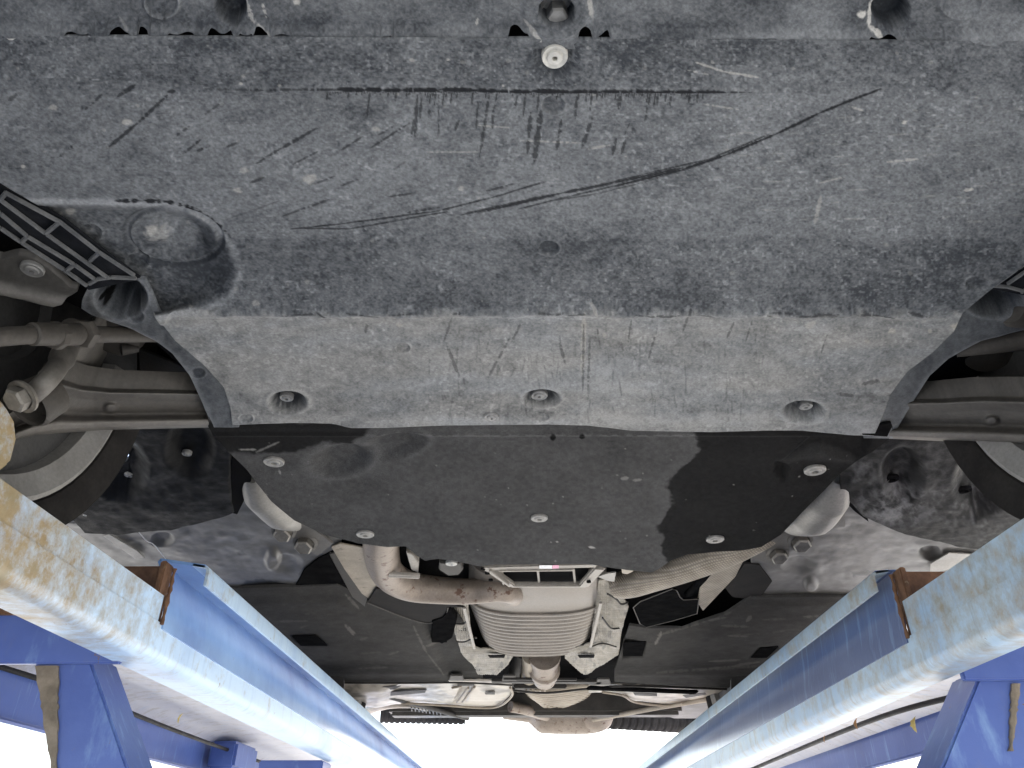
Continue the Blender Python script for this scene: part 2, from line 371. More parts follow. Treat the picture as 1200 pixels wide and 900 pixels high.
for s in (-1, 1):                           # plastic wheel houses round the front wheels
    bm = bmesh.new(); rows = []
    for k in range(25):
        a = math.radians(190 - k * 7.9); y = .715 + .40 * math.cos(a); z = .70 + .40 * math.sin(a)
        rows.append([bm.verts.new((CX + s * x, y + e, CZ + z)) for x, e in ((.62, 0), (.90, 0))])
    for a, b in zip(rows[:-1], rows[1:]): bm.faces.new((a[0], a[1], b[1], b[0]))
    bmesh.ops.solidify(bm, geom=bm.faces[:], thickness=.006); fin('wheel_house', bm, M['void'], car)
    x0, x1 = sorted((CX + s * .60, CX + s * .905)); pass

# ---- main undertray
tl = [(40, -60), (200, -30), (217, 0), (236, 32), (260, 72), (295, 117), (325, 160), (345, 170), (365, 178), (400, 205), (430, 240), (455, 262), (480, 270), (500, 272)]
tr = [(40, 1270), (230, 1260), (306, 1203), (335, 1165), (365, 1128), (386, 1118), (410, 1092), (430, 1064), (455, 1044), (480, 1034), (500, 1024)]
rear_edge = [(240, 499), (300, 497), (345, 496), (385, 497), (412, 502), (450, 502), (520, 499), (640, 497), (690, 499), (740, 505), (830, 507), (900, 505), (940, 505), (1000, 510), (1050, 512)]
TZ = [(20, .556), (47, .553), (108, .5500), (275, .5470), (285, .5472), (364, .5505), (374, .5515), (455, .575), (462, .5775), (486, .5800), (490, .5812), (515, .585)]
def trayZ0(px, py): return np.interp(py, [a for a, b in TZ], [b for a, b in TZ])
def tshift(x, v): return (1 - v) * (x - 620) * .006 + v ** 6 * (np.interp(x, [a for a, b in rear_edge], [b for a, b in rear_edge]) - 500)
bowl = [(30, 238), (100, 240), (170, 241), (215, 247), (248, 263), (270, 290), (280, 320), (268, 348), (235, 362), (190, 367), (150, 372), (90, 330)]
dimples = [(337, 471, 24, 14, .022), (635, 466, 23, 11, .014), (942, 482, 26, 14, .022)]
def trayZ(px, py): return trayZ0(px, py) + .020 * ss(0, 1, -polysdf(px, py, bowl) / (7 + 30 * ss(200, 260, px) * ss(240, 300, py)))
def traydz(px, py):
    h = np.zeros(px.shape)
    e = ell(px, py, 203, 277, 58, 33, .12); h += .004 * (ss(.86, .93, e) - ss(1.0, 1.06, e)) + .005 * (1 - ss(.45, .95, e)) - .005 * (1 - ss(.15, .5, ell(px, py, 180, 274, 50, 34)))
    for x, y, rx, ry, d in dimples: h += d * (1 - ss(.45, 1.0, ell(px, py, x, y, rx, ry))) - .0015 * (ss(.85, 1.05, ell(px, py, x, y, rx, ry)) - ss(1.05, 1.3, ell(px, py, x, y, rx, ry)))
    for x, y, rx, ry in ((648, 122, 14, 12), (643, 290, 13, 9), (472, 407, 9, 6), (105, 273, 15, 11), (161, 305, 14, 11), (1145, 332, 14, 9), (288, 490, 9, 5), (635, 488, 9, 4)):
        e = ell(px, py, x, y, rx, ry); h += .0025 * (1 - ss(.8, 1.0, e)) - .0012 * (ss(.85, 1.0, e) - ss(1.0, 1.2, e))
    e = ell(px, py, 650, 68, 30, 25); h += .005 * (1 - ss(.55, 1.0, e))
    e = ell(px, py, 250, 493, 60, 0.1)
    h += .0022 * (vnoise(px / 90, py / 50, 5) - .5) + .0006 * (vnoise(px / 14, py / 10, 6) - .5)
    h -= .004 * np.exp(-((py - 366 - 3 * vnoise(px / 25, px * 0, 8)) / 4.0) ** 2) * ss(180, 260, px) * (1 - ss(1080, 1120, px))
    h -= .002 * np.exp(-((py - 106) / 3.0) ** 2) * ss(240, 300, px) * (1 - ss(850, 1000, px))
    e = ell(px, py, 404, 494, 24, 7); h += .004 * (1 - ss(.4, 1, e))
    e = polysdf(px, py, [(178, 358), (205, 358), (196, 378), (182, 385)]); h -= .004 * ss(2, -4, e)
    return h
PL = np.array([.032, .036, .042]); DU = np.array([.226, .236, .246])
def scratch(px, py, dmask, segs, seed=3, breakup=.42):
    for s in segs:
        x0, y0, x1, y1, wd, st = s[:6]; bk = s[6] if len(s) > 6 else breakup
        pad = 8; m = (px > min(x0, x1) - pad) & (px < max(x0, x1) + pad) & (py > min(y0, y1) - pad) & (py < max(y0, y1) + pad)
        if not m.any(): continue
        X, Y = px[m], py[m]; d, t = segd(X, Y, x0, y0, x1, y1)
        n = vnoise(X / 2.2, Y / 2.2, seed); n2 = vnoise(t * math.hypot(x1 - x0, y1 - y0) / 2.6, X * 0 + x0, seed + 1)
        ww = wd * (.6 + .8 * n2) * np.minimum(1, .35 + 4 * np.minimum(t, 1 - t))
        a = ss(ww * .42 + .7, ww * .42 - .5, d) * ss(bk - .14, bk + .10, .55 * n + .45 * n2 + .09) * min(1, st * 1.05)
        dmask[m] = np.maximum(dmask[m], a)
def polyl(pts, w, s, bk=.42): return [(a[0], a[1], b[0], b[1], w, s, bk) for a, b in zip(pts[:-1], pts[1:])]
rng = random.Random(4)
dark_segs = []
x = 240
while x < 880:                       # the scuffed crease along the front
    L = rng.uniform(14, 50); st = .95 if 370 < x < 840 else (.8 if 280 < x else .5)
    dark_segs.append((x, 105 + rng.uniform(-.6, .6) + (x - 600) * .004, min(880, x + L), 105.5 + (x - 600) * .004, 4.4 if 380 < x < 840 else 2.4, st, .3 if 380 < x < 840 else .46)); x += L
for x in np.arange(384, 830, 3.1):
    L = rng.expovariate(1 / 5.0); dark_segs.append((x, 106, x - L * .12, 107 + L, 2.2, .8, .36))
for X0, Y0, X1, Y1, wd in ((489, 112, 486, 160, 4.5), (494, 114, 492, 138, 3), (514, 112, 514, 160, 1.6), (503, 128, 503, 138, 3), (573, 112, 562, 184, 3.6), (578, 125, 577, 150, 3), (634, 130, 626, 192, 8), (622, 132, 618, 180, 5), (658, 141, 652, 178, 4), (676, 112, 674, 140, 3), (694, 139, 682, 174, 5), (722, 163, 717, 184, 4), (734, 163, 728, 180, 4), (738, 145, 732, 158, 2), (761, 110, 756, 142, 3), (727, 112, 725, 128, 5), (538, 140, 533, 152, 3), (485, 140, 482, 160, 3), (560, 120, 558, 150, 2), (606, 112, 604, 124, 3)):
    dark_segs.append((X0, Y0, X1, Y1, wd, .72, .40))
dark_segs += polyl([(340, 268), (400, 262), (510, 248), (575, 232), (640, 213)], 2.0, .95, .2) + polyl([(350, 267), (410, 268), (467, 258), (525, 248)], 2.0, .9, .2)
dark_segs += polyl([(540, 252), (590, 240), (647, 228)], 2.4, .9, .2) + polyl([(607, 245), (667, 230), (720, 218)], 2.0, .85, .2) + polyl([(560, 249), (660, 226), (720, 214), (800, 197)], 3.4, .9, .2)
dark_segs += polyl([(720, 218), (800, 199), (850, 182), (910, 157), (960, 133), (1033, 104)], 3.6, .95, .1) + polyl([(700, 217), (760, 203), (830, 187), (900, 158)], 2.0, .85, .25) + polyl([(640, 236), (700, 227), (760, 212), (820, 194)], 1.6, .7, .25)
dark_segs += [(128, 172, 160, 145, 5, .8, .3), (160, 145, 196, 112, 4.4, .8, .4), (196, 108, 205, 107, 5, .8, .3), (100, 128, 120, 110, 4, .7, .5), (138, 113, 158, 100, 5, .8, .42), (213, 182, 237, 162, 3.6, .75), (231, 177, 246, 171, 3.6, .75), (240, 134, 257, 122, 3.4, .6), (205, 160, 222, 148, 3, .6),
  (300, 192, 328, 175, 3.6, .75), (328, 175, 372, 150, 4.2, .8, .36), (343, 193, 372, 178, 2.4, .7), (293, 214, 310, 208, 3.2, .75), (330, 253, 388, 233, 3, .75), (368, 216, 392, 207, 2.2, .75), (265, 173, 277, 168, 3.4, .7), (400, 176, 425, 160, 3, .75), (434, 174, 480, 144, 2.6, .75), (444, 158, 462, 148, 2.4, .75),
  (400, 218, 420, 210, 3, .7), (455, 231, 482, 227, 2.6, .75), (475, 250, 515, 243, 3, .75), (570, 224, 602, 216, 3, .75), (460, 200, 475, 190, 2, .5), (270, 255, 330, 234, 1.6, .5), (10, 118, 22, 108, 5, .6), (80, 175, 84, 172, 5, .8), (70, 184, 74, 180, 4, .7), (16, 75, 24, 74, 4, .6)]
dark_segs += polyl([(135, 236), (165, 236), (195, 237), (215, 241), (235, 248), (255, 262), (270, 278)], 5, .95, .46)
for X0, Y0, X1, Y1, wd in ((523, 402, 540, 446, 4), (598, 395, 572, 442, 3), (530, 372, 520, 400, 3), (655, 398, 662, 425, 4), (684, 380, 683, 458, 3), (691, 400, 689, 458, 3), (700, 385, 703, 405, 2), (610, 380, 600, 400, 3), (770, 385, 760, 420, 3), (810, 360, 800, 390, 3), (740, 375, 736, 400, 2.5), (860, 378, 852, 396, 3), (882, 375, 874, 400, 2), (1010, 450, 1030, 445, 5), (980, 461, 1000, 463, 4), (969, 392, 960, 420, 1.6), (430, 380, 428, 390, 3)):
    dark_segs.append((X0, Y0, X1, Y1, wd, .55, .44))
for k in range(26):
    X0 = rng.uniform(260, 1090); dark_segs.append((X0, 368 + rng.uniform(-4, 2), X0 + rng.uniform(8, 34), 368 + rng.uniform(-3, 3), rng.uniform(1.4, 3), .7, .42))
for k in range(120):
    X0 = rng.uniform(500, 900); Y0 = rng.uniform(380, 480); dark_segs.append((X0, Y0, X0 + rng.uniform(-3, 3), Y0 + rng.uniform(4, 22), rng.uniform(1, 2.5), rng.uniform(.15, .4), .4))
light_segs = [(815, 73, 850, 84, 2.4, .6, .4), (850, 84, 888, 90, 3, .65, .4), (806, 82, 830, 87, 2, .5), (690, 352, 700, 368, 4, .4, .4), (685, 365, 682, 440, 6, .4, .4), (955, 262, 962, 230, 5, .4, .4), (825, 122, 865, 128, 2, .5), (995, 125, 1012, 130, 2.5, .6), (1057, 144, 1062, 142, 4, .9, .2), (1040, 190, 1075, 186, 3, .6), (1130, 223, 1140, 221, 4, .9, .2), (960, 215, 990, 208, 2, .5), (560, 146, 600, 150, 2, .5), (610, 165, 680, 168, 2, .5), (690, 175, 715, 170, 3, .5), (500, 178, 560, 178, 2, .4)]
for k in range(80):
    X0 = rng.uniform(840, 1190); Y0 = rng.uniform(120, 260); light_segs.append((X0, Y0, X0 + rng.uniform(6, 26), Y0 + rng.uniform(-3, 1), rng.uniform(1, 2.4), rng.uniform(.1, .28), .42))
spots = [(150, 143, 7, .7), (440, 152, 5, .5), (286, 200, 6, .5), (278, 223, 6, .6), (363, 210, 9, .6), (62, 126, 6, .5), (27, 195, 3, .8), (283, 98, 3, .9), (84, 14, 5, .5), (178, 272, 10, .9), (185, 274, 16, .4), (82, 248, 6, .6), (540, 221, 5, .5), (1120, 383, 8, .8), (1045, 388, 6, .7), (1090, 387, 4, .7), (950, 380, 8, .5), (483, 70, 4, .6), (300, 355, 5, .4), (590, 100, 2, .8), (525, 70, 2, .7)]
def dab(px, py, arr, x, y, r, s, seed=1, asp=.75):
    m = (abs(px - x) < r * 2) & (abs(py - y) < r * 2)
    if m.any():
        X, Y = px[m], py[m]; e = ell(X, Y, x, y, r, r * asp) + .7 * (vnoise(X / 3, Y / 3, seed) - .5)
        arr[m] = np.maximum(arr[m], s * ss(1.05, .5, e))
def traypaint(px, py):
    d = .40 + .46 * (fbm(px / 80, py / 50, 11, 5) - .5) + .30 * (fbm(px / 14, py / 9, 21, 3) - .5) + .50 * (fbm(px / 2.6, py / 2.1, 31, 2) - .5) + .32 * (fbm(px / 5.5, py / 4.2, 33, 2) - .5)
    d += .10 * ss(100, 112, py) * (1 - ss(240, 285, py)) * (1 - .5 * ss(1000, 1150, px))
    d -= .12 * ss(277, 284, py) * (1 - ss(362, 370, py)) * (1 - .35 * ss(280, 180, px))
    rear = ss(359, 373, py + 16 * (fbm(px / 22, py / 14, 45) - .5) + 8 * (vnoise(px / 5, py / 5, 46) - .5)); d += rear * (.31 + .55 * (fbm(px / 26, py / 9, 47) - .5) + .24 * fbm(px / 120, py / 40, 41)) - .12 * ss(458, 462, py) * (1 - ss(484, 490, py))  # rear band paler: dust, plus light caught by its slope put into colour
    d -= .14 * (1 - ss(95, 108, py)) * fbm(px / 60, py / 40, 51)
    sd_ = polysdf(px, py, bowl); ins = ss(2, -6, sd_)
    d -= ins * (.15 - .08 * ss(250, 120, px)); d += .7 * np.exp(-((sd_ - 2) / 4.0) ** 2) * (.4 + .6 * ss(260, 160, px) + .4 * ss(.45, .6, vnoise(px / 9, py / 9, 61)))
    e = ell(px, py, 203, 277, 58, 33, .12); d += (.30 * (1 - ss(.2, .75, e)) + .10) * (e < 1) * fbm(px / 14, py / 10, 62) * 1.6 + .22 * np.exp(-((e - .95) / .035) ** 2) - .3 * np.exp(-((e - 1.03) / .04) ** 2)
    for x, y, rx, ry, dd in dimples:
        e = ell(px, py, x, y, rx, ry); d += .25 * np.exp(-((e - 1.08) / .1) ** 2); d -= .55 * (1 - ss(.6, .98, e))  # dimple insides darkened: their shade is put into the colour
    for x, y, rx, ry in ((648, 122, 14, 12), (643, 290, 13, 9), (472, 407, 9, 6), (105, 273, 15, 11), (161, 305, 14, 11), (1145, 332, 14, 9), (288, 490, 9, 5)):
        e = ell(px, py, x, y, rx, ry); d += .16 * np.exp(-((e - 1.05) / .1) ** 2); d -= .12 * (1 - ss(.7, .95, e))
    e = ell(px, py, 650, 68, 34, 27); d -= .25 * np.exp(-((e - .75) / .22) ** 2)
    for x, y, rx, ry, s in ((750, 68, 60, 26, .35), (440, 75, 40, 22, .3), (900, 60, 90, 18, .2), (1010, 62, 30, 22, .22), (285, 138, 34, 12, .3), (420, 130, 40, 14, .3), (1010, 343, 20, 9, .35), (240, 52, 60, 12, .3), (455, 52, 22, 12, .35), (1130, 300, 60, 60, .2), (40, 200, 60, 30, .12), (430, 495, 70, 8, .12), (745, 415, 60, 40, .12)):
        d -= .62 * s * (1 - ss(.2, 1.2, ell(px, py, x, y, rx, ry) + .6 * (fbm(px / 18, py / 12, 71) - .5)))
    d += .15 * np.exp(-((py - 494) / 4.5) ** 2) + .22 * np.exp(-((py - 371) / 3.5) ** 2) * ss(.35, .65, vnoise(px / 18, py / 5, 81))
    d = np.clip(d, .03, 1.1)
    sp = ss(.76, .88, vnoise(px / 4.2, py / 3.2, 91)) * ss(.35, .65, vnoise(px / 40, py / 30, 92)); d = d + .36 * sp
    d -= .16 * ss(.80, .88, vnoise(px / 3.2, py / 2.6, 95))
    c = PL + (DU - PL) * np.clip(d, 0, 1.3)[..., None]
    lt = np.zeros(px.shape); scratch(px, py, lt, light_segs, 13)
    for x, y, r, s in spots: dab(px, py, lt, x, y, r, s)
    r2 = random.Random(9)
    for k in range(130): dab(px, py, lt, r2.uniform(0, 1200), r2.uniform(50, 400), r2.uniform(1.2, 4), r2.uniform(.1, .4), k % 7)
    c = c * (1 - lt[..., None] * .75) + np.array([.42, .41, .38]) * (lt[..., None] * .75)
    c = c * (1 + rear[..., None] * np.array([.01, .0, -.025]))
    warm = rear * ss(.25, .7, fbm(px / 90, py / 25, 101)); c = c * (1 + warm[..., None] * np.array([.06, .02, -.03]))
    dk = np.zeros(px.shape); scratch(px, py, dk, dark_segs, 23)
    c = c * (1 - dk[..., None] * .97) + np.array([.010, .011, .013]) * (dk[..., None] * .97)
    return c
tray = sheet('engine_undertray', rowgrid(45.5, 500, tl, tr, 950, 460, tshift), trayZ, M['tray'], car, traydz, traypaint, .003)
screw(650, 65, .5545, 15.5, M['screw'], tray, .2)
screw(632, 462.5, .5885, 10, M['screw_dark'], tray, .2); screw(336, 465, .592, 8, M['screw_dark'], tray); screw(944, 475, .594, 8, M['screw_dark'], tray)
screw(576, 488, .5795, 9, M['screw_dark'], tray, .2)

# ---- flaps around the control arms
FL = [(328, 112), (340, 102), (352, 96), (362, 95), (370, 108), (378, 132), (386, 155), (400, 182), (415, 202), (440, 222), (470, 236), (501, 249)]
FLr = [(a, b + 8) for a, b in tl if a > 320]; FLr = [(326, 162)] + FLr
def flapZ(inner, sgn):
    def f(px, py):
        xi = np.interp(py, [a for a, b in inner], [b for a, b in inner]); return trayZ0(px, py) + .003 + .00045 * np.maximum(0, sgn * (xi - px))
    return f
def flap_dz(cx, cy, rx, ry):
    return lambda px, py: .055 * ss(1, .45, ell(px, py, cx, cy, rx, ry)) + .003 * ss(1, .75, ell(px, py, 158, 371, 11, 8)) + .002 * ss(1, .7, ell(px, py, 232, 437, 9, 6)) + .001 * vnoise(px / 15, py / 15, 3)
def flap_paint(inner, outer, cx, cy, rx, ry):
    def f(px, py):
        d = .33 + .4 * (fbm(px / 40, py / 30, 7) - .5) + .5 * (fbm(px / 5, py / 5, 8) - .5)
        xi = np.interp(py, [a for a, b in outer], [b for a, b in outer]); d += .45 * np.exp(-(abs(px - xi) / 5.0) ** 2)
        e = ell(px, py, cx, cy, rx, ry); d -= .32 * ss(1, .6, e); d += .3 * np.exp(-((e - 1.02) / .08) ** 2)  # pocket darkened, the shade of the recess painted in, with a paler rim
        for x, y, r in ((158, 371, 12), (232, 437, 10)):
            e = ell(px, py, x, y, r, r * .7); d += .25 * np.exp(-((e - 1) / .12) ** 2) - .15 * ss(1, .6, e)
        h = ss(1.0, .7, np.minimum(ell(px, py, 122, 362, 5, 4), ell(px, py, 117, 358, 5, 2, .5)))
        return (PL + (DU - PL) * np.clip(d, 0, 1)[..., None]) * (1 - .95 * h[..., None])
    return f
fl = sheet('undertray_flap', rowgrid(328, 501, FL, FLr, 130, 200), flapZ(tl, 1), M['tray'], car, flap_dz(141, 350, 33, 26), flap_paint(tl, FL, 141, 350, 33, 26), .005)
FR = [(334, 1225), (380, 1215), (386, 1206), (391, 1185), (400, 1150), (420, 1112), (440, 1090), (465, 1074), (500, 1053), (514, 1046)]
FRl = [(a, b - 8) for a, b in tr if a >= 335] + [(515, 1012)]
sheet('undertray_flap', rowgrid(336, 514, FRl, FR, 130, 200, lambda x, v: np.zeros_like(x)), flapZ(tr, -1), M['tray'], car, flap_dz(1166, 352, 38, 22), flap_paint(tr, FR, 1166, 352, 38, 22), .005)
plate('torn_corner', [(1006, 500), (1015, 495), (1030, 498), (1044, 495), (1046, 500), (1040, 512), (1010, 510)], .584, .004, M['black'], car, .001)
# ---- ribbed corners
bm = bmesh.new()
zb = .548
def ribs(lines, w=.0035, h=.0045):
    for l in lines:
        for a, b in zip(l[:-1], l[1:]): bar_bm(bm, V(*a, zb + .003), V(*b, zb + .003), w * .7, h)
ribs([[(-14, 224), (0, 234), (54, 274), (127, 326)], [(-14, 240), (0, 250), (32, 277), (87, 310), (112, 328)], [(-14, 259), (0, 267), (25, 284), (75, 316), (102, 335)],
      [(7, 226), (70, 260), (115, 295), (158, 323)]], .005)
ribs([[(71, 259), (53, 274)], [(117, 295), (105, 306)], [(8, 225), (0, 234)], [(-2, 250), (-8, 262)], [(32, 277), (25, 284)], [(87, 310), (78, 317)], [(104, 333), (114, 327), (130, 325), (160, 326)]], .006)
fin('ribbed_corner', bm, M['rib'], car)
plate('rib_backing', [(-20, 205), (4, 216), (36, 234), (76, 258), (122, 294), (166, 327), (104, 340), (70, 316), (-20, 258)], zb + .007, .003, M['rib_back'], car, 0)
bm = bmesh.new()
ribs([[(1166, 334), (1192, 315), (1215, 300)], [(1180, 333), (1215, 309)], [(1164, 335), (1180, 336), (1206, 343)], [(1196, 343), (1225, 326)]], .004)
fin('ribbed_corner', bm, M['rib'], car)
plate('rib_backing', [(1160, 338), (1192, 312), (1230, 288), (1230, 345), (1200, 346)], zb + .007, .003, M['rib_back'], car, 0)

# ---- front panel ahead of the undertray
notch = [(72, 112, 6), (125, 158, 10), (161, 177, 10), (192, 235, 6), (240, 278, 9), (278, 300, 7), (296, 318, 11), (318, 345, 4), (592, 624, 14), (675, 696, 13), (698, 716, 10), (446, 462, 5), (1012, 1056, 8), (880, 915, 3)]
def fp_bottom():
    out = []
    for x in np.linspace(-80, 1280, 1361):
        b = 54.0; e = 42.5 + x * .0062
        for a, c, d in notch:
            if a < x < c:
                t = (x - a) / (c - a); b = min(b, e + 7 - (d * (.72 + .28 * math.sin(x * .23 + 1)) + 10) * min(1, 1.35 * (1 - abs(2 * t - 1) ** 3)))
        out.append((x, b))
    return out
def fp_dz(px, py):
    h = .03 * ss(1, .8, ell(px, py, 652, 10, 22, 19)) + .018 * ss(1, .7, ell(px, py, 1044, 12, 24, 22)) + .016 * ss(1, .7, ell(px, py, 270, 8, 20, 22, -.2)) - .004 * ss(1.0, .8, ell(px, py, 652, 10, 44, 34))
    h -= .003 * np.exp(-((ell(px, py, 190, 2, 20, 18) - 1) / .1) ** 2) + .002 * np.exp(-((ell(px, py, 1125, 2, 24, 20) - 1) / .1) ** 2)
    return h + .003 * (fbm(px / 60, py / 40, 15) - .5) - .0035 * ss(26, 36, py - px * .006)
def fp_paint(px, py):
    d = .31 + .8 * (fbm(px / 60, py / 40, 17, 5) - .5) + .3 * (fbm(px / 9, py / 7, 18) - .5) + .45 * (fbm(px / 2.6, py / 2.1, 19, 2) - .5)
    d += .22 * ss(26, 36, py - px * .006) * fbm(px / 30, py / 20, 20)
    d += .35 * np.exp(-((ell(px, py, 190, 2, 20, 18) - 1) / .06) ** 2) + .25 * np.exp(-((ell(px, py, 652, 10, 42, 32) - 1) / .14) ** 2)
    d -= .3 * ss(1, .8, ell(px, py, 652, 10, 22, 19)) + .2 * ss(1, .7, ell(px, py, 1044, 12, 22, 22)) + .22 * ss(1, .7, ell(px, py, 270, 8, 20, 22, -.2))
    lt = np.zeros(px.shape); scratch(px, py, lt, [(286, -5, 296, 24, 6, .4, .35), (296, 24, 318, 40, 4, .35, .4), (308, 5, 312, 20, 4, .5), (1020, 4, 1018, 30, 5, .75, .25), (1018, 30, 1032, 40, 6, .6, .3), (1034, -8, 1020, 4, 4, .6, .25), (615, 22, 634, 46, 6, .5, .2), (690, -5, 694, 20, 5, .4, .3), (560, 22, 558, 30, 3, .5), (0, 43, 32, 43, 2, .9, .1), (140, 20, 150, 34, 4, .15, .4)], 33)
    dab(px, py, lt, 1010, 17, 6, .9); dab(px, py, lt, 348, 2, 5, .6)
    c = PL + (DU - PL) * np.clip(d, .02, 1)[..., None]
    return c * (1 - lt[..., None]) + np.array([.48, .47, .44]) * lt[..., None]
fpan = sheet('front_panel', colgrid(-80, 1280, [(-80, -70), (1280, -70)], fp_bottom(), 1100, 90), .5575, M['tray'], car, fp_dz, fp_paint, .004)
bm = bmesh.new(); c = V(653, 13, .570); lathe_bm(bm, c, DN, [(.017, -.02), (.017, .0), (.014, .002), (.012, -.002), (.0085, -.002), (.0085, .008), (.007, .010), (0, .010)], 6); lathe_bm(bm, c, DN, [(.021, -.018), (.021, -.003), (.018, -.001), (.018, -.014)], 24)
fin('bolt', bm, M['screw_dark'], fpan, autosmooth=25)
box('radiator_support', -.62, .7, .20, .52, .63, .66, M['void'], car, .004)
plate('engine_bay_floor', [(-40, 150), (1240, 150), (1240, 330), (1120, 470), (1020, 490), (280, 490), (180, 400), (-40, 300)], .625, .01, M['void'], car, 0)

# ---- felt-covered middle cover
fbot = [(244, 500), (252, 512), (268, 530), (290, 552), (300, 566), (318, 588), (345, 610), (380, 626), (420, 638), (455, 641), (475, 640), (490, 652), (498, 657), (512, 655), (530, 657), (545, 660), (562, 664), (580, 661), (690, 661), (706, 664), (735, 668), (764, 671), (775, 665), (786, 657), (805, 650), (840, 647), (870, 645), (892, 641), (915, 627), (940, 602), (965, 578), (985, 556), (1005, 540), (1022, 530), (1040, 516), (1046, 509)]
ftop = [(240, 485), (1050, 488)]
def fz(px, py): return .600 + .006 * ss(640, 672, py) - .004 * ss(512, 500, py)
def fdz(px, py):
    h = .0012 * (fbm(px / 40, py / 25, 3) - .5) + .0005 * (fbm(px / 5, py / 4, 4) - .5)
    h += .020 * ss(1.05, .35, ell(px, py, 400, 540, 40, 20, -.15)) + .012 * ss(1.05, .4, ell(px, py, 462, 522, 42, 17, -.2))
    for x, y in ((321, 541), (428, 626), (632, 607), (838, 632), (955, 551)): h += .004 * ss(1.1, .3, ell(px, py, x, y + 3, 30, 14))
    h -= .003 * np.exp(-((py - 509) / 2.0) ** 2)
    h += .010 * ss(3, -6, polysdf(px, py, [(916, 542), (930, 536), (955, 530), (962, 526), (975, 534), (1000, 540), (1015, 532), (1020, 510), (950, 512)])) * ss(500, 512, py)
    h += .012 * ss(6, -3, polysdf(px, py, [(912, 545), (922, 548), (917, 560), (910, 552)]))
    h += .006 * ss(0, 60, abs(px - 620) - 300 + (py - 520) * .2) * ss(520, 600, py) * .6
    return h
def fpaint(px, py):
    n = fbm(px / 4.2, py / 2.6, 5, 3); d = .060 + .030 * (fbm(px / 60, py / 30, 6, 4) - .5) + .035 * (n - .5)
    wl = np.interp(py, [500, 515, 530, 548, 560, 572, 585, 600, 615, 630, 645, 660, 672], [812, 816, 818, 800, 786, 778, 790, 782, 772, 775, 774, 782, 790]) + 14 * (fbm(px / 14, py / 9, 9) - .5)
    wet = ss(-2, 3, px - wl)
    w2 = ss(3, -2, polysdf(px, py, [(240, 495), (440, 495), (426, 508), (410, 521), (395, 520), (380, 517), (345, 530), (300, 532), (262, 528), (240, 512)]) + 6 * (fbm(px / 9, py / 6, 12) - .5))
    d = d + .012 * ss(30, 0, abs(px - wl)) * (1 - wet)
    d = d + .02 * np.exp(-((ell(px, py, 400, 540, 42, 21, -.15) - 1) / .15) ** 2) + .022 * np.exp(-((ell(px, py, 462, 522, 44, 18, -.2) - 1.0) / .12) ** 2) * ss(500, 520, px + py * .3 - 130)
    d = d + .04 * np.exp(-((py - 509) / 1.2) ** 2) * ss(.3, .6, vnoise(px / 6, py, 13)) * (1 - .7 * wet) * (1 - w2)
    d = d * (1 - .80 * np.maximum(wet, w2)) + .012 * ss(6, 0, polysdf(px, py, [(916, 542), (962, 526), (1000, 540), (940, 536)])) * (px > 900)
    lt = np.zeros(px.shape); scratch(px, py, lt, [(300, 530, 327, 518, 2, .35, .3), (280, 527, 300, 527, 2, .5, .4), (690, 641, 697, 642, 2.4, .9, .1), (652, 635, 654, 635, 2, .8, .1), (728, 561, 736, 560, 4, .3), (742, 563, 752, 562, 3, .3), (325, 550, 329, 556, 2, .5)], 43)
    r3 = random.Random(2)
    for k in range(60): dab(px, py, lt, r3.uniform(290, 1000), r3.uniform(515, 660), r3.uniform(.8, 1.4), r3.uniform(.1, .5), k % 5)
    c = d[..., None] * np.array([1., .99, .98]); hole = np.maximum(ss(1.1, .7, ell(px, py, 648, 512, 4, 5)), ss(1.1, .7, ell(px, py, 682, 511, 4, 4)))
    return c * (1 - .9 * hole[..., None]) * (1 - lt[..., None]) + np.array([.35, .34, .32]) * lt[..., None]
felt = sheet('felt_cover', colgrid(244, 1046, ftop, fbot, 760, 210), fz, M['felt'], car, fdz, fpaint, .006)
for x, y, r in ((321, 541, 12), (428, 626, 10.5), (632, 607, 10), (838, 632, 10.5), (955, 551, 12.5)): screw(x, y, .6015, r, M['screw_mid'], felt, .30)

# ---- wheels
def wheel(s, x, yc, zc, rim=.275, tyre=.345):
    root = empty('wheel', (x, yc, CZ + zc), parent=None); root.parent = car; root.location = Vector((x, yc, CZ + zc)) - car.location
    c = Vector((x, yc, CZ + zc)); ax = Vector((s, 0, 0))
    o = []
    o.append(lathe('tyre', c, ax, [(rim - .01, .035), (rim + .006, .0), (rim + .02, -.006), (rim + .05, -.010), (tyre - .018, .006), (tyre, .03), (tyre, .19), (tyre - .03, .22), (rim, .21)], M['rubber'], root, 64))
    o.append(lathe('rim', c, ax, [(rim + .003, .002), (rim - .004, -.001), (rim - .012, .003), (rim - .034, .012), (rim - .045, .06), (rim - .05, .17), (.06, .19), (0, .19)], M['rim'], root, 64))
    o.append(lathe('brake_disc', c, ax, [(0, .045), (.09, .045), (.095, .03), (rim - .036, .03), (rim - .034, .036), (rim - .045, .06), (0, .06)], M['disc'], root, 64))
    return root
wheel(-1, -.655, .765, .64, .28, .335); wheel(1, .685, .765, .64, .28, .335)
for s, x in ((-1, -.79), (1, .87)): wheel(s, x, 3.62, .75, .24, .33)

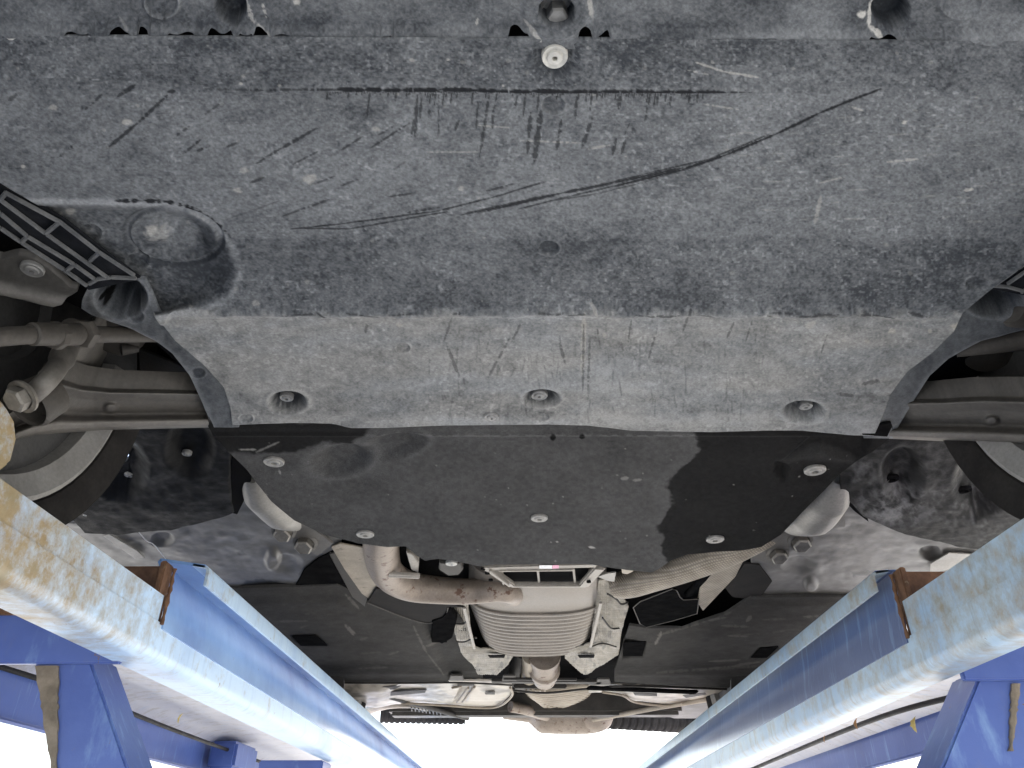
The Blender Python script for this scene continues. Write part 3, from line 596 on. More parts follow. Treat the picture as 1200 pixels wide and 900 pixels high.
# ---- wheel-arch liners behind the front wheels
def liner(pts, seed, bl, parent, dusty, flip=False, scr=()):
    xs = [p[0] for p in pts]; x0, x1 = min(xs), max(xs); top, bot = bl
    def dz(px, py):
        q = px if not flip else 1245 - px
        h = .014 * (fbm(px / 45, py / 35, seed) - .5)
        for a, b, rx, ry, dd in (scr): h += dd * ss(1.1, .4, ell(px, py, a, b, rx, ry))
        return h
    def paint(px, py):
        d = .006 + .007 * (fbm(px / 14, py / 10, seed + 2) - .3)
        for a, b, rx, ry, s in dusty: d = d + s * ss(1.2, .1, ell(px, py, a, b, rx, ry)) * ss(.35, .75, fbm(px / 5, py / 4, seed + 4) * .5 + .5 * fbm(px / 18, py / 14, seed + 5))
        return np.clip(d, .005, 1)[..., None] * np.array([1, 1., 1.02])
    def Z(px, py): return np.interp(py, [490, 600, 640], [.640, .632, .640])
    return sheet('wheel_arch_liner', colgrid(x0, x1, top, bot, 220, 170), Z, M['liner'], parent, dz, paint, .01)
L1 = liner([(84, 0), (290, 0)], 50, ([(84, 604), (110, 578), (146, 553), (150, 500), (290, 500)], [(84, 606), (100, 623), (140, 625), (200, 622), (235, 614), (268, 605), (280, 600), (290, 548)]), car, [(190, 563, 34, 14, .03)], scr=[(222, 528, 30, 34, .028), (140, 552, 34, 36, .028), (285, 560, 16, 60, .03)])
screw(152, 556, .660, 6, M['screw_dark'], L1); screw(219, 531, .655, 5.5, M['screw_dark'], L1); screw(100, 602, .634, 4, M['screw'], L1)
L2 = liner([(985, 0), (1240, 0)], 60, ([(985, 510), (1140, 505), (1145, 570), (1170, 595), (1192, 606), (1240, 625)], [(985, 575), (1012, 606), (1060, 625), (1120, 640), (1165, 645), (1240, 650)]), car, [(1045, 595, 60, 28, .16), (1010, 545, 30, 40, .06), (1120, 590, 50, 30, .05), (1080, 550, 70, 60, .025), (1150, 610, 50, 40, .05)], True, [(1058, 556, 26, 34, .030), (1150, 570, 34, 40, .032)])
screw(1044, 561, .652, 9, M['black'], L2, .5); screw(1130, 574, .652, 8, M['black'], L2, .5)
plate('liner_edge', [(272, 535), (296, 552), (292, 575), (278, 603), (266, 600)], .638, .01, M['void'], L1, .001); plate('liner_edge', [(984, 548), (1006, 535), (1010, 580), (1018, 612), (1002, 600), (990, 588)], .640, .01, M['void'], L2, .001)

# ---- left suspension
arm_prof = lambda t: .604
def control_arm(gx, zf, top, bot, name, parent):
    def dz(px, py):
        t = np.interp(px, [a for a, b in top], [b for a, b in top]); b = np.interp(px, [a for a, c in bot], [c for a, c in bot]); v = (py - t) / (b - t)
        h = .012 * ss(0, .35, v) * ss(.80, .58, v) - .010 * ss(.66, .86, v) + .022 * ss(.93, 1.0, v) + .018 * ss(.16, 0, v)
        for x, y in ((130, 478), (1162, 493)): h -= .006 * ss(1.1, .4, ell(px, py, x, y, 10, 7))
        return h
    def paint(px, py):
        t = np.interp(px, [a for a, b in top], [b for a, b in top]); b = np.interp(px, [a for a, c in bot], [c for a, c in bot]); v = (py - t) / (b - t)
        d = .070 + .028 * (fbm(px / 25, py / 15, 3) - .5) + .03 * (fbm(px / 4, py / 4, 4) - .5) + .04 * ss(.66, .8, v)
        return np.clip(d, .02, 1)[..., None] * np.array([1, .93, .84])
    return sheet(name, colgrid(gx[0], gx[1], top, bot, 200, 70), lambda px, py: zf(px) + dz(px, py), attr, parent, None, paint, .03)
attr = attr_mat('control_arm_steel', .6, 180, .001, .18, .4, .1)
control_arm((-25, 330), lambda px: np.interp(px, [-25, 20, 110, 245, 330], [.452, .468, .535, .606, .63]), [(-25, 500), (10, 480), (50, 452), (70, 442), (95, 450), (130, 454), (230, 456), (330, 458)], [(-25, 525), (20, 515), (40, 510), (120, 504), (245, 501), (330, 500)], 'control_arm', car)
control_arm((980, 1230), lambda px: np.interp(px, [980, 1040, 1230], [.612, .607, .47]), [(980, 468), (1100, 466), (1150, 463), (1200, 464), (1230, 465)], [(980, 510), (1040, 514), (1150, 519), (1200, 521), (1230, 523)], 'control_arm', car)
lathe('ball_joint_cup', V(36, 474, .466), Vector((-.25, -.5, -.8)), [(.028, -.03), (.030, .0), (.027, .005), (.024, .002), (.022, -.015), (0, -.015)], M['arm'], car, 32)
hexbolt('ball_joint_bolt', V(28, 464, .452), Vector((-.25, -.55, -.8)), .0150, M['bolt'], car)
bm = bmesh.new(); pts = [(36, 452), (50, 440), (78, 425), (92, 408), (96, 395), (110, 395), (112, 442), (98, 446), (88, 432), (76, 428), (66, 444), (50, 465), (38, 472), (28, 468)]
vs = [bm.verts.new(V(a, b, .478 + .0014 * (a - 28))) for a, b in pts]; f = bm.faces.new(vs); r = bmesh.ops.extrude_face_region(bm, geom=[f])
for v in r['geom']:
    if isinstance(v, bmesh.types.BMVert): v.co += Vector((0, .01, .05))
bmesh.ops.recalc_face_normals(bm, faces=bm.faces[:]); bmesh.ops.bevel(bm, geom=bm.edges[:], offset=.006, segments=3, affect='EDGES'); bmesh.ops.triangulate(bm, faces=[f for f in bm.faces if len(f.verts) > 4])
fin('steering_knuckle', bm, M['alu'], car)
tube('knuckle_strut', smoothpath([V(36, 464, .465), V(55, 446, .478), V(72, 422, .52), V(86, 384, .585)], 6), [.012] * 12 + [.015] * 7, M['alu'], car, 16)
tz = lambda x: float(np.interp(x, [-30, 0, 60, 100, 125, 160, 200], [.455, .468, .505, .535, .572, .605, .62]))
VT = lambda x, y: V(x, y, tz(x))
bm = bmesh.new(); tube_bm(bm, smoothpath([VT(-30, 397), VT(10, 394), VT(40, 392)], 5), .0105, 24); tube_bm(bm, [VT(36, 391.5), VT(38, 391.5), VT(60, 391.5), VT(90, 391.5), VT(92, 391.5)], [.011, .0132, .0135, .0138, .012], 24); tube_bm(bm, [VT(88, 392), VT(110, 392), VT(128, 392), VT(200, 392)], [.0108, .0108, .0108, .0105], 20)
tube_bm(bm, [VT(62, 393), VT(63, 393), VT(70, 393), VT(71, 393)], [.0135, .0165, .0165, .0135], 8); lathe_bm(bm, VT(95, 391.5), (VT(105, 391.5) - VT(85, 391.5)), [(0, 0), (.017, 0), (.0185, .003), (.0185, .010), (.017, .013), (0, .013)], 6)
fin('tie_rod', bm, M['arm'], car)
bm = bmesh.new(); lathe_bm(bm, V(137, 392, .64), Vector((.1, -.35, -.9)), [(.0, -.06), (.036, -.06), (.038, -.01), (.034, .004), (.03, .008), (.01, .010), (0, .010)], 28); tube_bm(bm, [V(142, 410, .62), V(162, 408, .63)], [.009, .006], 10)
fin('rubber_bushing', bm, M['arm_dark'], car)
# steel bracket at the frame edge with its washer
bm = bmesh.new()
def br_paint(px, py):
    d = .07 + .04 * (fbm(px / 12, py / 8, 4) - .5) + .13 * ss(330, 345, py - px * .2); return np.clip(d, .02, 1)[..., None] * np.array([1, .96, .9])
brk = sheet('splash_bracket', colgrid(-20, 90, [(-20, 298), (0, 304), (20, 300), (40, 304), (60, 318), (82, 338), (90, 340)], [(-20, 342), (0, 347), (30, 354), (62, 361), (72, 358), (78, 350), (90, 343)], 90, 40), lambda px, py: .590 - .012 * ss(326, 346, py - px * .2), attr, car, lambda px, py: .003 * fbm(px / 15, py / 10, 4), br_paint, .01)
screw(38, 315, .5895, 13, M['screw_dark'], brk, .2)
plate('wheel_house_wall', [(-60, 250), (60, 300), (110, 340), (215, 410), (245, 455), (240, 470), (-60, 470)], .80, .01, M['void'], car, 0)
plate('inner_guard', [(92, 398), (140, 400), (160, 405), (160, 455), (92, 455)], .68, .004, M['disc'], car, .001)
plate('inner_guard', [(162, 408), (240, 440), (240, 458), (165, 458)], .70, .004, M['arm_dark'], car, .001)
# ---- right suspension
bm = bmesh.new(); lathe_bm(bm, V(1160, 412, .63), Vector((-.1, -.35, -.9)), [(0, -.06), (.036, -.06), (.038, -.01), (.034, .004), (.01, .012), (0, .012)], 28); fin('rubber_bushing', bm, M['arm_dark'], car)
tube('tie_rod', [V(1120, 408, .61), V(1150, 404, .605), V(1240, 392, .60)], [.013, .014, .017], M['arm'], car)
lathe('steering_boot', V(1196, 362, .60), Vector((-.8, -.4, -.3)), [(.0, .03), (.018, .03), (.024, .015), (.026, -.02), (.0, -.04)], M['arm'], car, 24)
plate('inner_guard', [(1152, 432), (1230, 420), (1230, 470), (1153, 466)], .69, .004, M['disc'], car, .001)
tube('brake_hose', [V(1151, 430, .68), V(1153, 470, .68)], .003, M['silver'], car, 10)
plate('inner_guard', [(1085, 445), (1118, 425), (1120, 466), (1080, 466)], .70, .004, M['arm_dark'], car, .001)

# ---- painted floor behind the liners
def floor_paint(base, warm, seed, marks=(), dirt=0.):
    def f(px, py):
        d = base * (1 + .5 * (fbm(px / 45, py / 25, seed) - .5) - dirt * ss(.48, .7, fbm(px / 22, py / 5, seed + 9)) + .12 * (fbm(px / 5, py / 4, seed + 1) - .5)); c = d[..., None] * np.array(warm)
        for m in marks:
            s = polysdf(px, py, m) + 3 * (vnoise(px / 4, py / 3, seed) - .5); c = c * (1 - .92 * ss(1, -1, s)[..., None])
        return c
    return f
def wavy(amp, seed, steps=()):
    def f(px, py):
        h = amp * (fbm(px / 40, py / 22, seed) - .5)
        for x, y, rx, ry, dd in steps: h = h + dd * ss(1.1, .5, ell(px, py, x, y, rx, ry))
        return h
    return f
sheet('sill_floor', colgrid(60, 400, [(60, 612), (124, 612), (200, 606), (262, 592), (288, 572), (300, 585), (330, 600), (400, 622)], [(60, 700), (150, 700), (215, 696), (285, 691), (345, 692), (350, 680), (365, 662), (390, 645), (400, 642)], 220, 90), .655, M['body'], car,
      wavy(.012, 70, [(335, 660, 20, 12, .008), (190, 632, 14, 8, .012), (320, 655, 10, 14, -.01)]), floor_paint(.075, (1, .96, .90), 71, [[(276, 647), (284, 646), (288, 650), (280, 650)], [(280, 688), (288, 680), (310, 679), (334, 684), (335, 686), (318, 686), (310, 689)], [(255, 688), (262, 692), (240, 690)]]))
sheet('sill_floor', colgrid(880, 1240, [(880, 655), (900, 640), (930, 612), (960, 595), (990, 590), (1050, 614), (1240, 634)], [(880, 697), (885, 703), (960, 702), (1090, 702), (1130, 704), (1240, 704)], 220, 90), .655, M['body'], car,
      wavy(.012, 75, [(1090, 648, 14, 9, .015), (950, 684, 9, 9, -.010), (935, 662, 20, 12, .008)]), floor_paint(.095, (1, .955, .88), 76, [[(995, 668), (1025, 668), (1020, 674), (1000, 674)]]))
plate('body_seam', [(1090, 661), (1112, 648), (1150, 650), (1140, 662), (1090, 672)], .645, .003, M['silver'], car, .001)
plate('body_seam', [(120, 628), (128, 626), (160, 645), (170, 654), (158, 655)], .645, .003, M['silver'], car, .001)
# ---- crash-plate mounts and bolts
plate('mount_plate', [(303, 598), (342, 606), (366, 618), (391, 637), (372, 652), (352, 640), (330, 622), (308, 612)], .637, .006, M['alu'], car, .002)
plate('mount_plate', [(952, 606), (972, 596), (990, 598), (991, 618), (965, 620), (935, 640), (905, 665), (880, 650), (900, 634)], .637, .006, M['alu'], car, .002)
for x, y, r in ((333, 621, .021), (358, 635, .022), (937, 633, .022), (911, 648, .021)): hexbolt('bolt', V(x, y, .634), Vector((.0, -.45, -.9)), r, M['bolt'], car)
def bulge(name, pts, seed):
    p0, p1 = pts; bm = bmesh.new(); P = smoothpath([V(*q) for q in p0], 8); tube_bm(bm, P, p1 if not hasattr(p1, '__len__') else list(np.interp(np.linspace(0, 1, len(P)), np.linspace(0, 1, len(p1)), p1)), 22); return fin(name, bm, M['silver'], car)
bulge('hydro_mount', ([(296, 556, .655), (310, 576, .655), (332, 598, .655), (350, 612, .66)], [.02, .045, .045, .02]), 1)
bulge('hydro_mount', ([(984, 558, .660), (968, 580, .655), (950, 600, .655), (925, 612, .66)], [.02, .05, .055, .03]), 1)

# ---- dark coated floor panels
def fl_marks(px, py, c, seed):
    lt = np.zeros(px.shape); rr = random.Random(seed)
    for k in range(14):
        X0 = rr.uniform(300, 540) if seed == 1 else rr.uniform(760, 960); Y0 = rr.uniform(700, 785); scratch(px, py, lt, [(X0, Y0, X0 + rr.uniform(8, 40), Y0 + rr.uniform(-4, 1), rr.uniform(1, 3), rr.uniform(.1, .3), .42)], 60 + k)
    if seed == 1: scratch(px, py, lt, [(405, 733, 418, 746, 5, .5, .3), (405, 700, 420, 715, 4, .35, .3), (485, 735, 500, 765, 3, .3, .3), (500, 765, 520, 790, 2, .25, .3)], 77)
    else: scratch(px, py, lt, [(775, 742, 768, 755, 4, .6, .2), (875, 728, 880, 722, 4, .3), (770, 745, 850, 725, 2, .25), (768, 788, 900, 780, 3, .15)], 77)
    return c * (1 - lt[..., None]) + np.array([.2, .185, .165]) * lt[..., None]
def fpan_paint(seed, hol=()):
    def f(px, py):
        d = .042 * (1 + .7 * (fbm(px / 60, py / 14, 80 + seed) - .5) + .45 * (fbm(px / 9, py / 3, 82 + seed) - .5)) + .012 * ss(795, 760, py) * fbm(px / 30, py / 10, 83)
        d = d * (1 - .35 * np.exp(-((py - 782) / 6.0) ** 2))
        return np.clip(fl_marks(px, py, d[..., None] * np.array([1, .96, .9]), seed), 0, 1)
    return f
sheet('floor_cover', colgrid(215, 566, [(215, 692), (270, 692), (345, 690), (395, 688), (430, 705), (480, 718), (520, 730), (535, 720), (566, 780)], [(215, 700), (290, 755), (350, 799), (540, 800), (566, 799)], 260, 110), lambda px, py: .640 + .004 * ss(700, 720, py), M['panel'], car,
      lambda px, py: .003 * (fbm(px / 40, py / 20, 85) - .5) - .007 * (ss(0, 8, py - np.interp(px, [395, 430, 470, 500, 560], [700, 718, 728, 733, 735])) - 1) + .018 * ss(2, -3, polysdf(px, py, [(342, 746), (370, 745), (384, 757), (352, 757)])) + .03 * ss(2, -3, polysdf(px, py, [(505, 746), (522, 746), (524, 753), (506, 753)])) - .004 * np.exp(-((py - 789) / 2.5) ** 2) + .012 * ss(-2, 10, px - np.interp(py, [720, 800], [484, 525])) * ss(722, 740, py), fpan_paint(1), .008)
sheet('floor_cover', colgrid(720, 1075, [(720, 786), (738, 735), (760, 738), (800, 738), (850, 722), (880, 702), (1075, 700)], [(720, 799), (800, 804), (850, 806), (960, 806), (1075, 706)], 260, 110), lambda px, py: .640 + 0 * px, M['panel'], car,
      lambda px, py: .003 * (fbm(px / 40, py / 20, 87) - .5) - .006 * (ss(0, 6, py - np.interp(px, [740, 760, 830, 850, 880], [752, 742, 730, 722, 704])) - 1) + .045 * ss(2, -2, polysdf(px, py, [(732, 754), (756, 753), (752, 769), (731, 769)])) + .018 * ss(2, -3, polysdf(px, py, [(878, 772), (890, 760), (912, 758), (898, 772)])) - .004 * np.exp(-((py - 790) / 2.5) ** 2), fpan_paint(2), .008)
plate('access_cover', [(742, 712), (750, 705), (788, 690), (793, 692), (797, 700), (800, 703), (819, 702), (817, 719), (790, 727), (757, 735), (750, 731), (746, 722)], .632, .006, M['black'], car, .002)
plate('access_cover', [(440, 690), (455, 690), (545, 712), (524, 712), (522, 722), (512, 728), (498, 730), (470, 722), (430, 706)], .638, .006, M['rubber'], car, .002)
plate('cover_bracket', [(506, 728), (518, 724), (528, 712), (536, 725), (530, 748), (518, 755), (505, 748)], .634, .02, M['black'], car, .003)
plate('cross_panel', [(345, 688), (356, 668), (372, 655), (392, 645), (415, 668), (425, 690), (440, 700), (400, 692)], .650, .006, M['black'], car, .002)
plate('cross_panel', [(850, 690), (872, 660), (890, 662), (905, 682), (890, 703), (858, 700)], .650, .006, M['rubber'], car, .002)
plate('cross_rail', [(385, 650), (398, 645), (432, 700), (428, 712), (412, 700)], .647, .012, M['arm'], car, .003)

# ---- exhaust
ex = [V(448, 612, .658), V(447, 646, .650), V(455, 672, .650), V(480, 687, .648), V(520, 692, .645), V(555, 693, .645), V(582, 691, .646), V(599, 694, .652), V(604, 700, .70)]
P = smoothpath(ex, 8); tube('exhaust_pipe', P, list(np.interp(np.linspace(0, 1, len(P)), [0, .3, .5, .7, .9, 1], [.046, .043, .038, .034, .033, .033])), M['pipe'], car, 32)
bm = bmesh.new(); bar_bm(bm, V(455, 673, .612), V(492, 675, .612), .03, .008); tube_bm(bm, [V(455, 674, .611), V(492, 675, .611)], .006, 12)
fin('pipe_hanger', bm, M['cast'], car)
plate('hanger_tab', [(476, 647), (484, 650), (491, 660), (490, 672), (482, 668), (478, 655)], .62, .02, M['cast'], car, .002)
plate('hanger_bracket', [(515, 660), (540, 660), (543, 668), (538, 674), (525, 675), (514, 668)], .622, .02, M['arm'], car, .003); screw(529, 660, .618, 7, M['screw'], felt)
# muffler: oval shell with rolled ridges
def muffler():
    bm = bmesh.new(); ys, zc = [], .725
    y0, y1, y2 = float(at(620, 678, .66)[1]), float(at(620, 719, .640)[1]), float(at(620, 768, .646)[1])
    cx = float(at(629, 735, .645)[0]); rings = []; st = []
    for t in np.linspace(0, 1, 14): st.append((y0 + (y1 - y0) * t, .188 + .026 * t ** .7, .066 + .018 * t ** .6, 0))
    nr = 13
    for k in range(nr * 8 + 1):
        t = k / (nr * 8); st.append((y1 + (y2 - y1) * t, .214 - .026 * t - .006 * max(0, t - .8) * 5, .084 - .004 * t, .0085 * (math.sin(2 * math.pi * t * nr) * .5 + .5) ** .7))
    st.append((y2 + .004, .170, .07, 0)); st.append((y2 + .012, .02, .01, 0)); n = 72
    for y, a, b, r in st:
        ring = []
        for k in range(n):
            th = 2 * math.pi * k / n; c, s = math.cos(th), math.sin(th); e = 2 / 3.4
            x = math.copysign(abs(c) ** e, c) * (a + r); z = math.copysign(abs(s) ** e, s) * (b + r)
            ring.append(bm.verts.new((cx + x, y - .028 * abs(x / a) ** 2, CZ + zc + z)))
        rings.append(ring)
    for p, q in zip(rings[:-1], rings[1:]):
        for k in range(n): bm.faces.new((p[k], p[(k + 1) % n], q[(k + 1) % n], q[k]))
    bm.faces.new(rings[0]); bm.faces.new(rings[-1]); return fin('muffler', bm, M['muffler'], car, autosmooth=60)
muffler()
lathe('pipe_collar', V(602, 700, .655), Vector((.1, .1, 1)), [(.034, -.004), (.037, .0), (.037, .006), (.031, .008)], M['pipe'], car, 28)
# gearbox bridge with its slot
def bridge():
    bm = bmesh.new(); f0 = [(566, 666), (575, 663), (585, 668), (598, 683), (612, 687), (686, 686), (695, 679), (704, 670), (698, 660), (575, 658)]
    for (a, b), w in (((V(566, 664, .618), V(700, 660, .618)), .028), ((V(598, 685, .626), V(688, 685, .626)), .016), ((V(570, 664, .618), V(600, 685, .626)), .022), ((V(703, 664, .618), V(684, 685, .626)), .030)): bar_bm(bm, a, b, w, .014)
    for x in (588, 630, 672): bar_bm(bm, V(x, 666, .628), V(x + 2, 684, .632), .006, .008)
    bar_bm(bm, V(584, 668, .612), V(672, 667, .612), .010, .008); bar_bm(bm, V(574, 665, .615), V(596, 682, .62), .006, .02)
    return fin('gearbox_bridge', bm, M['cast'], car)
br = bridge()
plate('slot_liner', [(580, 668), (690, 666), (686, 684), (600, 684)], .640, .004, M['void'], br, .001)
plate('sticker', [(632, 662.5), (647, 662.5), (647, 666.5), (632, 666.5)], .6095, .0006, M['label'], br, 0); plate('sticker', [(647.4, 662.5), (655, 662.5), (655, 666), (647.4, 666.5)], .6095, .0006, M['pink'], br, 0)
for x, y in ((566, 667), (571, 672), (575, 680), (690, 682)): lathe('bridge_hole', V(x, y, .611), DN, [(0, .0015), (.006, .0015), (.006, -.003)], M['void'], br, 14)
plate('shield_tab', [(700, 676), (712, 672), (722, 671), (720, 682), (712, 681)], .616, .004, M['silver'], car, .001)
plate('shield_tab', [(728, 664), (741, 664), (742, 670), (735, 673), (729, 672)], .612, .006, M['foil_plain'], car, .001)
# wrapped right pipe and its shields
P = smoothpath([V(722, 686, .655), V(738, 684, .650), V(765, 675, .650), V(800, 663, .650), V(840, 648, .655), V(880, 628, .665), V(915, 606, .70)], 8)
tube('wrapped_pipe', P, list(np.interp(np.linspace(0, 1, len(P)), [0, .2, .5, 1], [.036, .040, .044, .046])), M['foil'], car, 32)
plate('heat_shield', [(822, 680), (840, 664), (876, 648), (862, 676), (824, 716), (817, 706)], .642, .004, M['foil'], car, .001)
for q in ([(731, 753), (757, 752), (753, 769), (730, 769)], [(505, 745.5), (522, 745.5), (524, 753), (506, 753)], [(342, 746), (370, 745), (384, 757), (352, 757)], [(880, 771), (891, 760), (912, 758), (899, 771)]): plate('recess_shade_patch', q, .6385, .004, M['black'], car, .001)  # flat black patches added over the cover recesses as their painted shade
tube('cover_edge', [V(a, b, .6318) for a, b in [(742, 712), (750, 705), (788, 690), (793, 692), (797, 700), (801, 703), (819, 702), (817, 719), (790, 727), (757, 735), (750, 731), (742, 712)]], .0016, M['arm'], car, 6)
tube('cover_edge', smoothpath([V(a, b, .637) for a, b in [(430, 706), (470, 722), (498, 730), (512, 728), (522, 722), (525, 712)]], 4), .002, M['arm'], car, 6)
tube('wire_loom', smoothpath([V(846, 653, .634), V(832, 668, .634), V(822, 680, .634), V(806, 696, .645)], 6), .010, M['black'], car, 12)
plate('heat_shield', [(388, 641), (398, 637), (432, 643), (446, 690), (438, 706), (424, 696), (404, 668)], .645, .004, M['foil_plain'], car, .001)
# tunnel shields either side of the muffler
def crinkle(px, py):
    e = .0016 * np.sin((px + py) * 1.35) * np.sin((px - py) * 1.35)
    return e + .012 * (fbm(px / 11, py / 9, 131) - .5) + .005 * np.abs(np.sin(py / 11.0 + px / 30))
def shield_paint(px, py):
    d = .22 * (1 + .9 * (fbm(px / 12, py / 10, 132) - .5) + .5 * (fbm(px / 2.5, py / 6, 133) - .5)); d = d * (1 - .55 * ss(.62, .75, fbm(px / 7, py / 12, 134)))
    return np.clip(d, .03, 1)[..., None] * np.array([1, .90, .72])
M['foil_attr'] = attr_mat('creased_heat_foil', .5, 160, .002, .2, .4, .2)
sheet('tunnel_shield', rowgrid(705, 791, [(705, 529), (745, 533), (765, 540), (780, 553), (791, 560)], [(705, 548), (758, 554), (768, 603), (780, 595), (791, 582)], 90, 120), lambda px, py: .648 + .018 * ss(760, 705, py), M['foil_attr'], car, crinkle, shield_paint, .004)
sheet('tunnel_shield', rowgrid(680, 791, [(680, 702), (755, 692), (764, 662), (774, 662), (791, 685)], [(680, 708), (700, 730), (712, 737), (738, 729), (768, 725), (776, 712), (791, 688)], 110, 150), lambda px, py: .645 + .014 * ss(740, 690, py), M['foil_attr'], car, crinkle, shield_paint, .004)
for pts in ([(712, 696), (722, 702), (728, 708), (736, 706)], [(706, 724), (716, 736), (726, 736)], [(693, 758), (706, 754), (722, 758)], [(534, 731), (543, 731), (548, 726)], [(534, 752), (545, 752), (556, 747), (558, 748)]):
    tube('shield_seam', smoothpath([V(a, b, .642) for a, b in pts], 5), .0028, M['arm_dark'], car, 8)
for a, b in (((544, 712), (556, 760)), ((704, 706), (692, 758))): bar('muffler_strap', V(*a, .636), V(*b, .640), .010, .006, M['cast'], car)
for x in (572, 677): plate('shield_slot', [(x, 768.5), (x + 20, 768), (x + 19, 771), (x + 2, 771)], .640, .003, M['void'], car, .0005)
lathe('pipe_joint', V(638, 795, .655), (V(638, 752, .71) - V(638, 795, .655)), [(.05, 0), (.05, .06), (.062, .09), (.066, .10), (.066, .13), (.058, .14), (.058, .25), (.066, .26), (.066, .3), (0, .3)], M['pipe'], car, 28)
tube('prop_shaft', [V(600, 798, .69), V(612, 764, .72)], .028, M['arm_dark'], car); tube('bracket_tube', [V(620, 795, .68), V(622, 768, .69)], .035, M['beige'], car)
# rear crossmember
bm = bmesh.new(); bar_bm(bm, V(576, 798, .640), V(705, 799, .640), .05, .012); bar_bm(bm, V(590, 795.5, .632), V(676, 796, .632), .018, .010); bar_bm(bm, V(602, 804, .645), V(664, 804, .645), .018, .02); fin('rear_crossmember', bm, M['arm_dark'], car)
bar('lower_brace', V(689, 806, .636), V(816, 811, .636), .05, .012, M['black'], car)
# rear sandy floor, shields and rods
def sandy(name, grid, Z, seed, dz=None, base=.42): return sheet(name, grid, Z, M['body'], car, dz, floor_paint(base, (1, .89, .74), seed, (), .6), .006)
sandy('rear_floor', colgrid(365, 600, [(365, 796), (600, 797)], [(365, 812), (440, 824), (520, 826), (560, 829), (585, 828), (600, 812)], 120, 40), .648, 90, lambda px, py: .010 * (fbm(px / 25, py / 6, 91) - .5) + .012 * ss(2, -2, polysdf(px, py, [(540, 806), (553, 804), (546, 823), (532, 824)])) - .02 * ss(801, 806, py) * ss(470, 440, px))
sandy('rear_floor', colgrid(690, 880, [(690, 801), (740, 803), (880, 807)], [(690, 812), (720, 812), (745, 822), (790, 825), (880, 818)], 120, 40), .652, 95, lambda px, py: .010 * (fbm(px / 25, py / 6, 96) - .5), .36)
for a, b in (((536, 823), (549, 806)), ((542, 823), (556, 805)), ((530, 806), (540, 804))): tube('floor_rib', [V(*a, .640), V(*b, .640)], .006, M['beige'], car, 8)
for q in ([(430, 806), (470, 804), (462, 808), (432, 810)], [(455, 811), (500, 808), (498, 812), (452, 816)], [(536, 802), (556, 802), (556, 804), (536, 804)], [(568, 812), (580, 811), (580, 814), (569, 814)], [(742, 812), (770, 813), (770, 816), (744, 815)], [(800, 815), (826, 812), (828, 814), (804, 818)]):
    plate('floor_slot', q, .6405, .002, M['arm_dark'], car, 0)
tube('floor_flange', smoothpath([V(470, 824, .640), V(520, 826.5, .640), V(566, 829.5, .640), V(586, 827, .640), V(600, 815, .640), V(598, 806, .640)], 6), .006, M['beige'], car, 8)
tube('floor_flange', smoothpath([V(706, 811, .643), V(730, 815, .643), V(745, 823, .643), V(780, 827, .643), V(800, 824, .643)], 6), .006, M['beige'], car, 8)
for q in ((528, 797), (700, 801), (590, 797)): plate('floor_clip', [(q[0], q[1] - 5), (q[0] + 14, q[1] - 5), (q[0] + 16, q[1] + 1), (q[0] - 2, q[1] + 1)], .634, .008, M['arm'], car, .002)
tube('brake_line', smoothpath([V(380, 800, .638), V(470, 800.5, .638), V(540, 800, .638), V(600, 803, .638)], 5), .004, M['arm_dark'], car, 8)
tube('fuel_line', smoothpath([V(600, 809, .65), V(640, 812, .645), V(690, 807, .642), V(740, 804, .64), V(860, 808, .64)], 5), .005, M['arm_dark'], car, 8)
for k in range(9): bar('bracket_comb', V(482 + k * 4.2, 829 + k * .6, .655), V(483 + k * 4.2, 833 + k * .6, .655), .006, .006, M['arm'], car)
tube('exhaust_bend', smoothpath([V(598, 828, .68), V(618, 832, .675), V(640, 839, .68)], 6), .028, M['pipe'], car, 16)
def fins():
    bm = bmesh.new(); c = V(648, 815, .70)
    for k in range(11):
        py = 806 + k * 2.3; w = [40, 42, 43, 42, 40, 38, 35, 31, 26, 20, 13][k]
        tube_bm(bm, smoothpath([V(655 - w + 4, py - 5, .70), V(642, py + 1, .672 + k * .004), V(655 + w * .9, py - 6, .70)], 7), .020, 10)
    return fin('ribbed_tank_shield', bm, M['beige'], car)
fins()
def tailpipe(): 
    P = smoothpath([V(590, 834, .72), V(620, 836, .71), V(645, 838, .70), V(690, 838, .70), V(705, 832, .71)], 6); return tube('rear_silencer', P, list(np.interp(np.linspace(0, 1, len(P)), [0, .25, .4, .9, 1], [.04, .05, .10, .10, .04])), M['pipe'], car, 26)
tailpipe()
for i in range(5): box('cooling_fin', float(at(616 + i * 5, 822, .67)[0]), float(at(618 + i * 5, 822, .67)[0]), 3.72, 3.78, .655, .70, M['beige'], car, .001)
box('drive_housing', -.06, .02, 3.70, 3.86, .67, .74, M['arm'], car, .01)
tube('brace_rod', [V(428, 806, .655), V(470, 819, .655), V(548, 842, .66)], [.020, .017, .012], M['arm_dark'], car, 12)
tube('brace_rod', [V(688, 845, .66), V(770, 829, .652), V(838, 817, .648)], [.012, .014, .016], M['beige'], car, 12)
def ribbed(a, b, n, r, name):
    bm = bmesh.new(); pts, rad = [], []
    for k in range(n * 6 + 1):
        t = k / (n * 6); pts.append(a.lerp(b, t)); rad.append(r * (1 + .09 * (1 if (k % 6) < 4 else -.3)))
    tube_bm(bm, pts, rad, 20); return fin(name, bm, M['rubber'], car, autosmooth=25)
ribbed(V(446, 836, .73), V(545, 838, .73), 16, .05, 'corrugated_hose'); ribbed(V(700, 838, .74), V(815, 845, .74), 14, .07, 'corrugated_hose')
tube('rear_link', smoothpath([V(425, 836, .70), V(450, 826, .69), V(480, 824, .69), V(500, 828, .69)], 5), .025, M['beige'], car, 14)
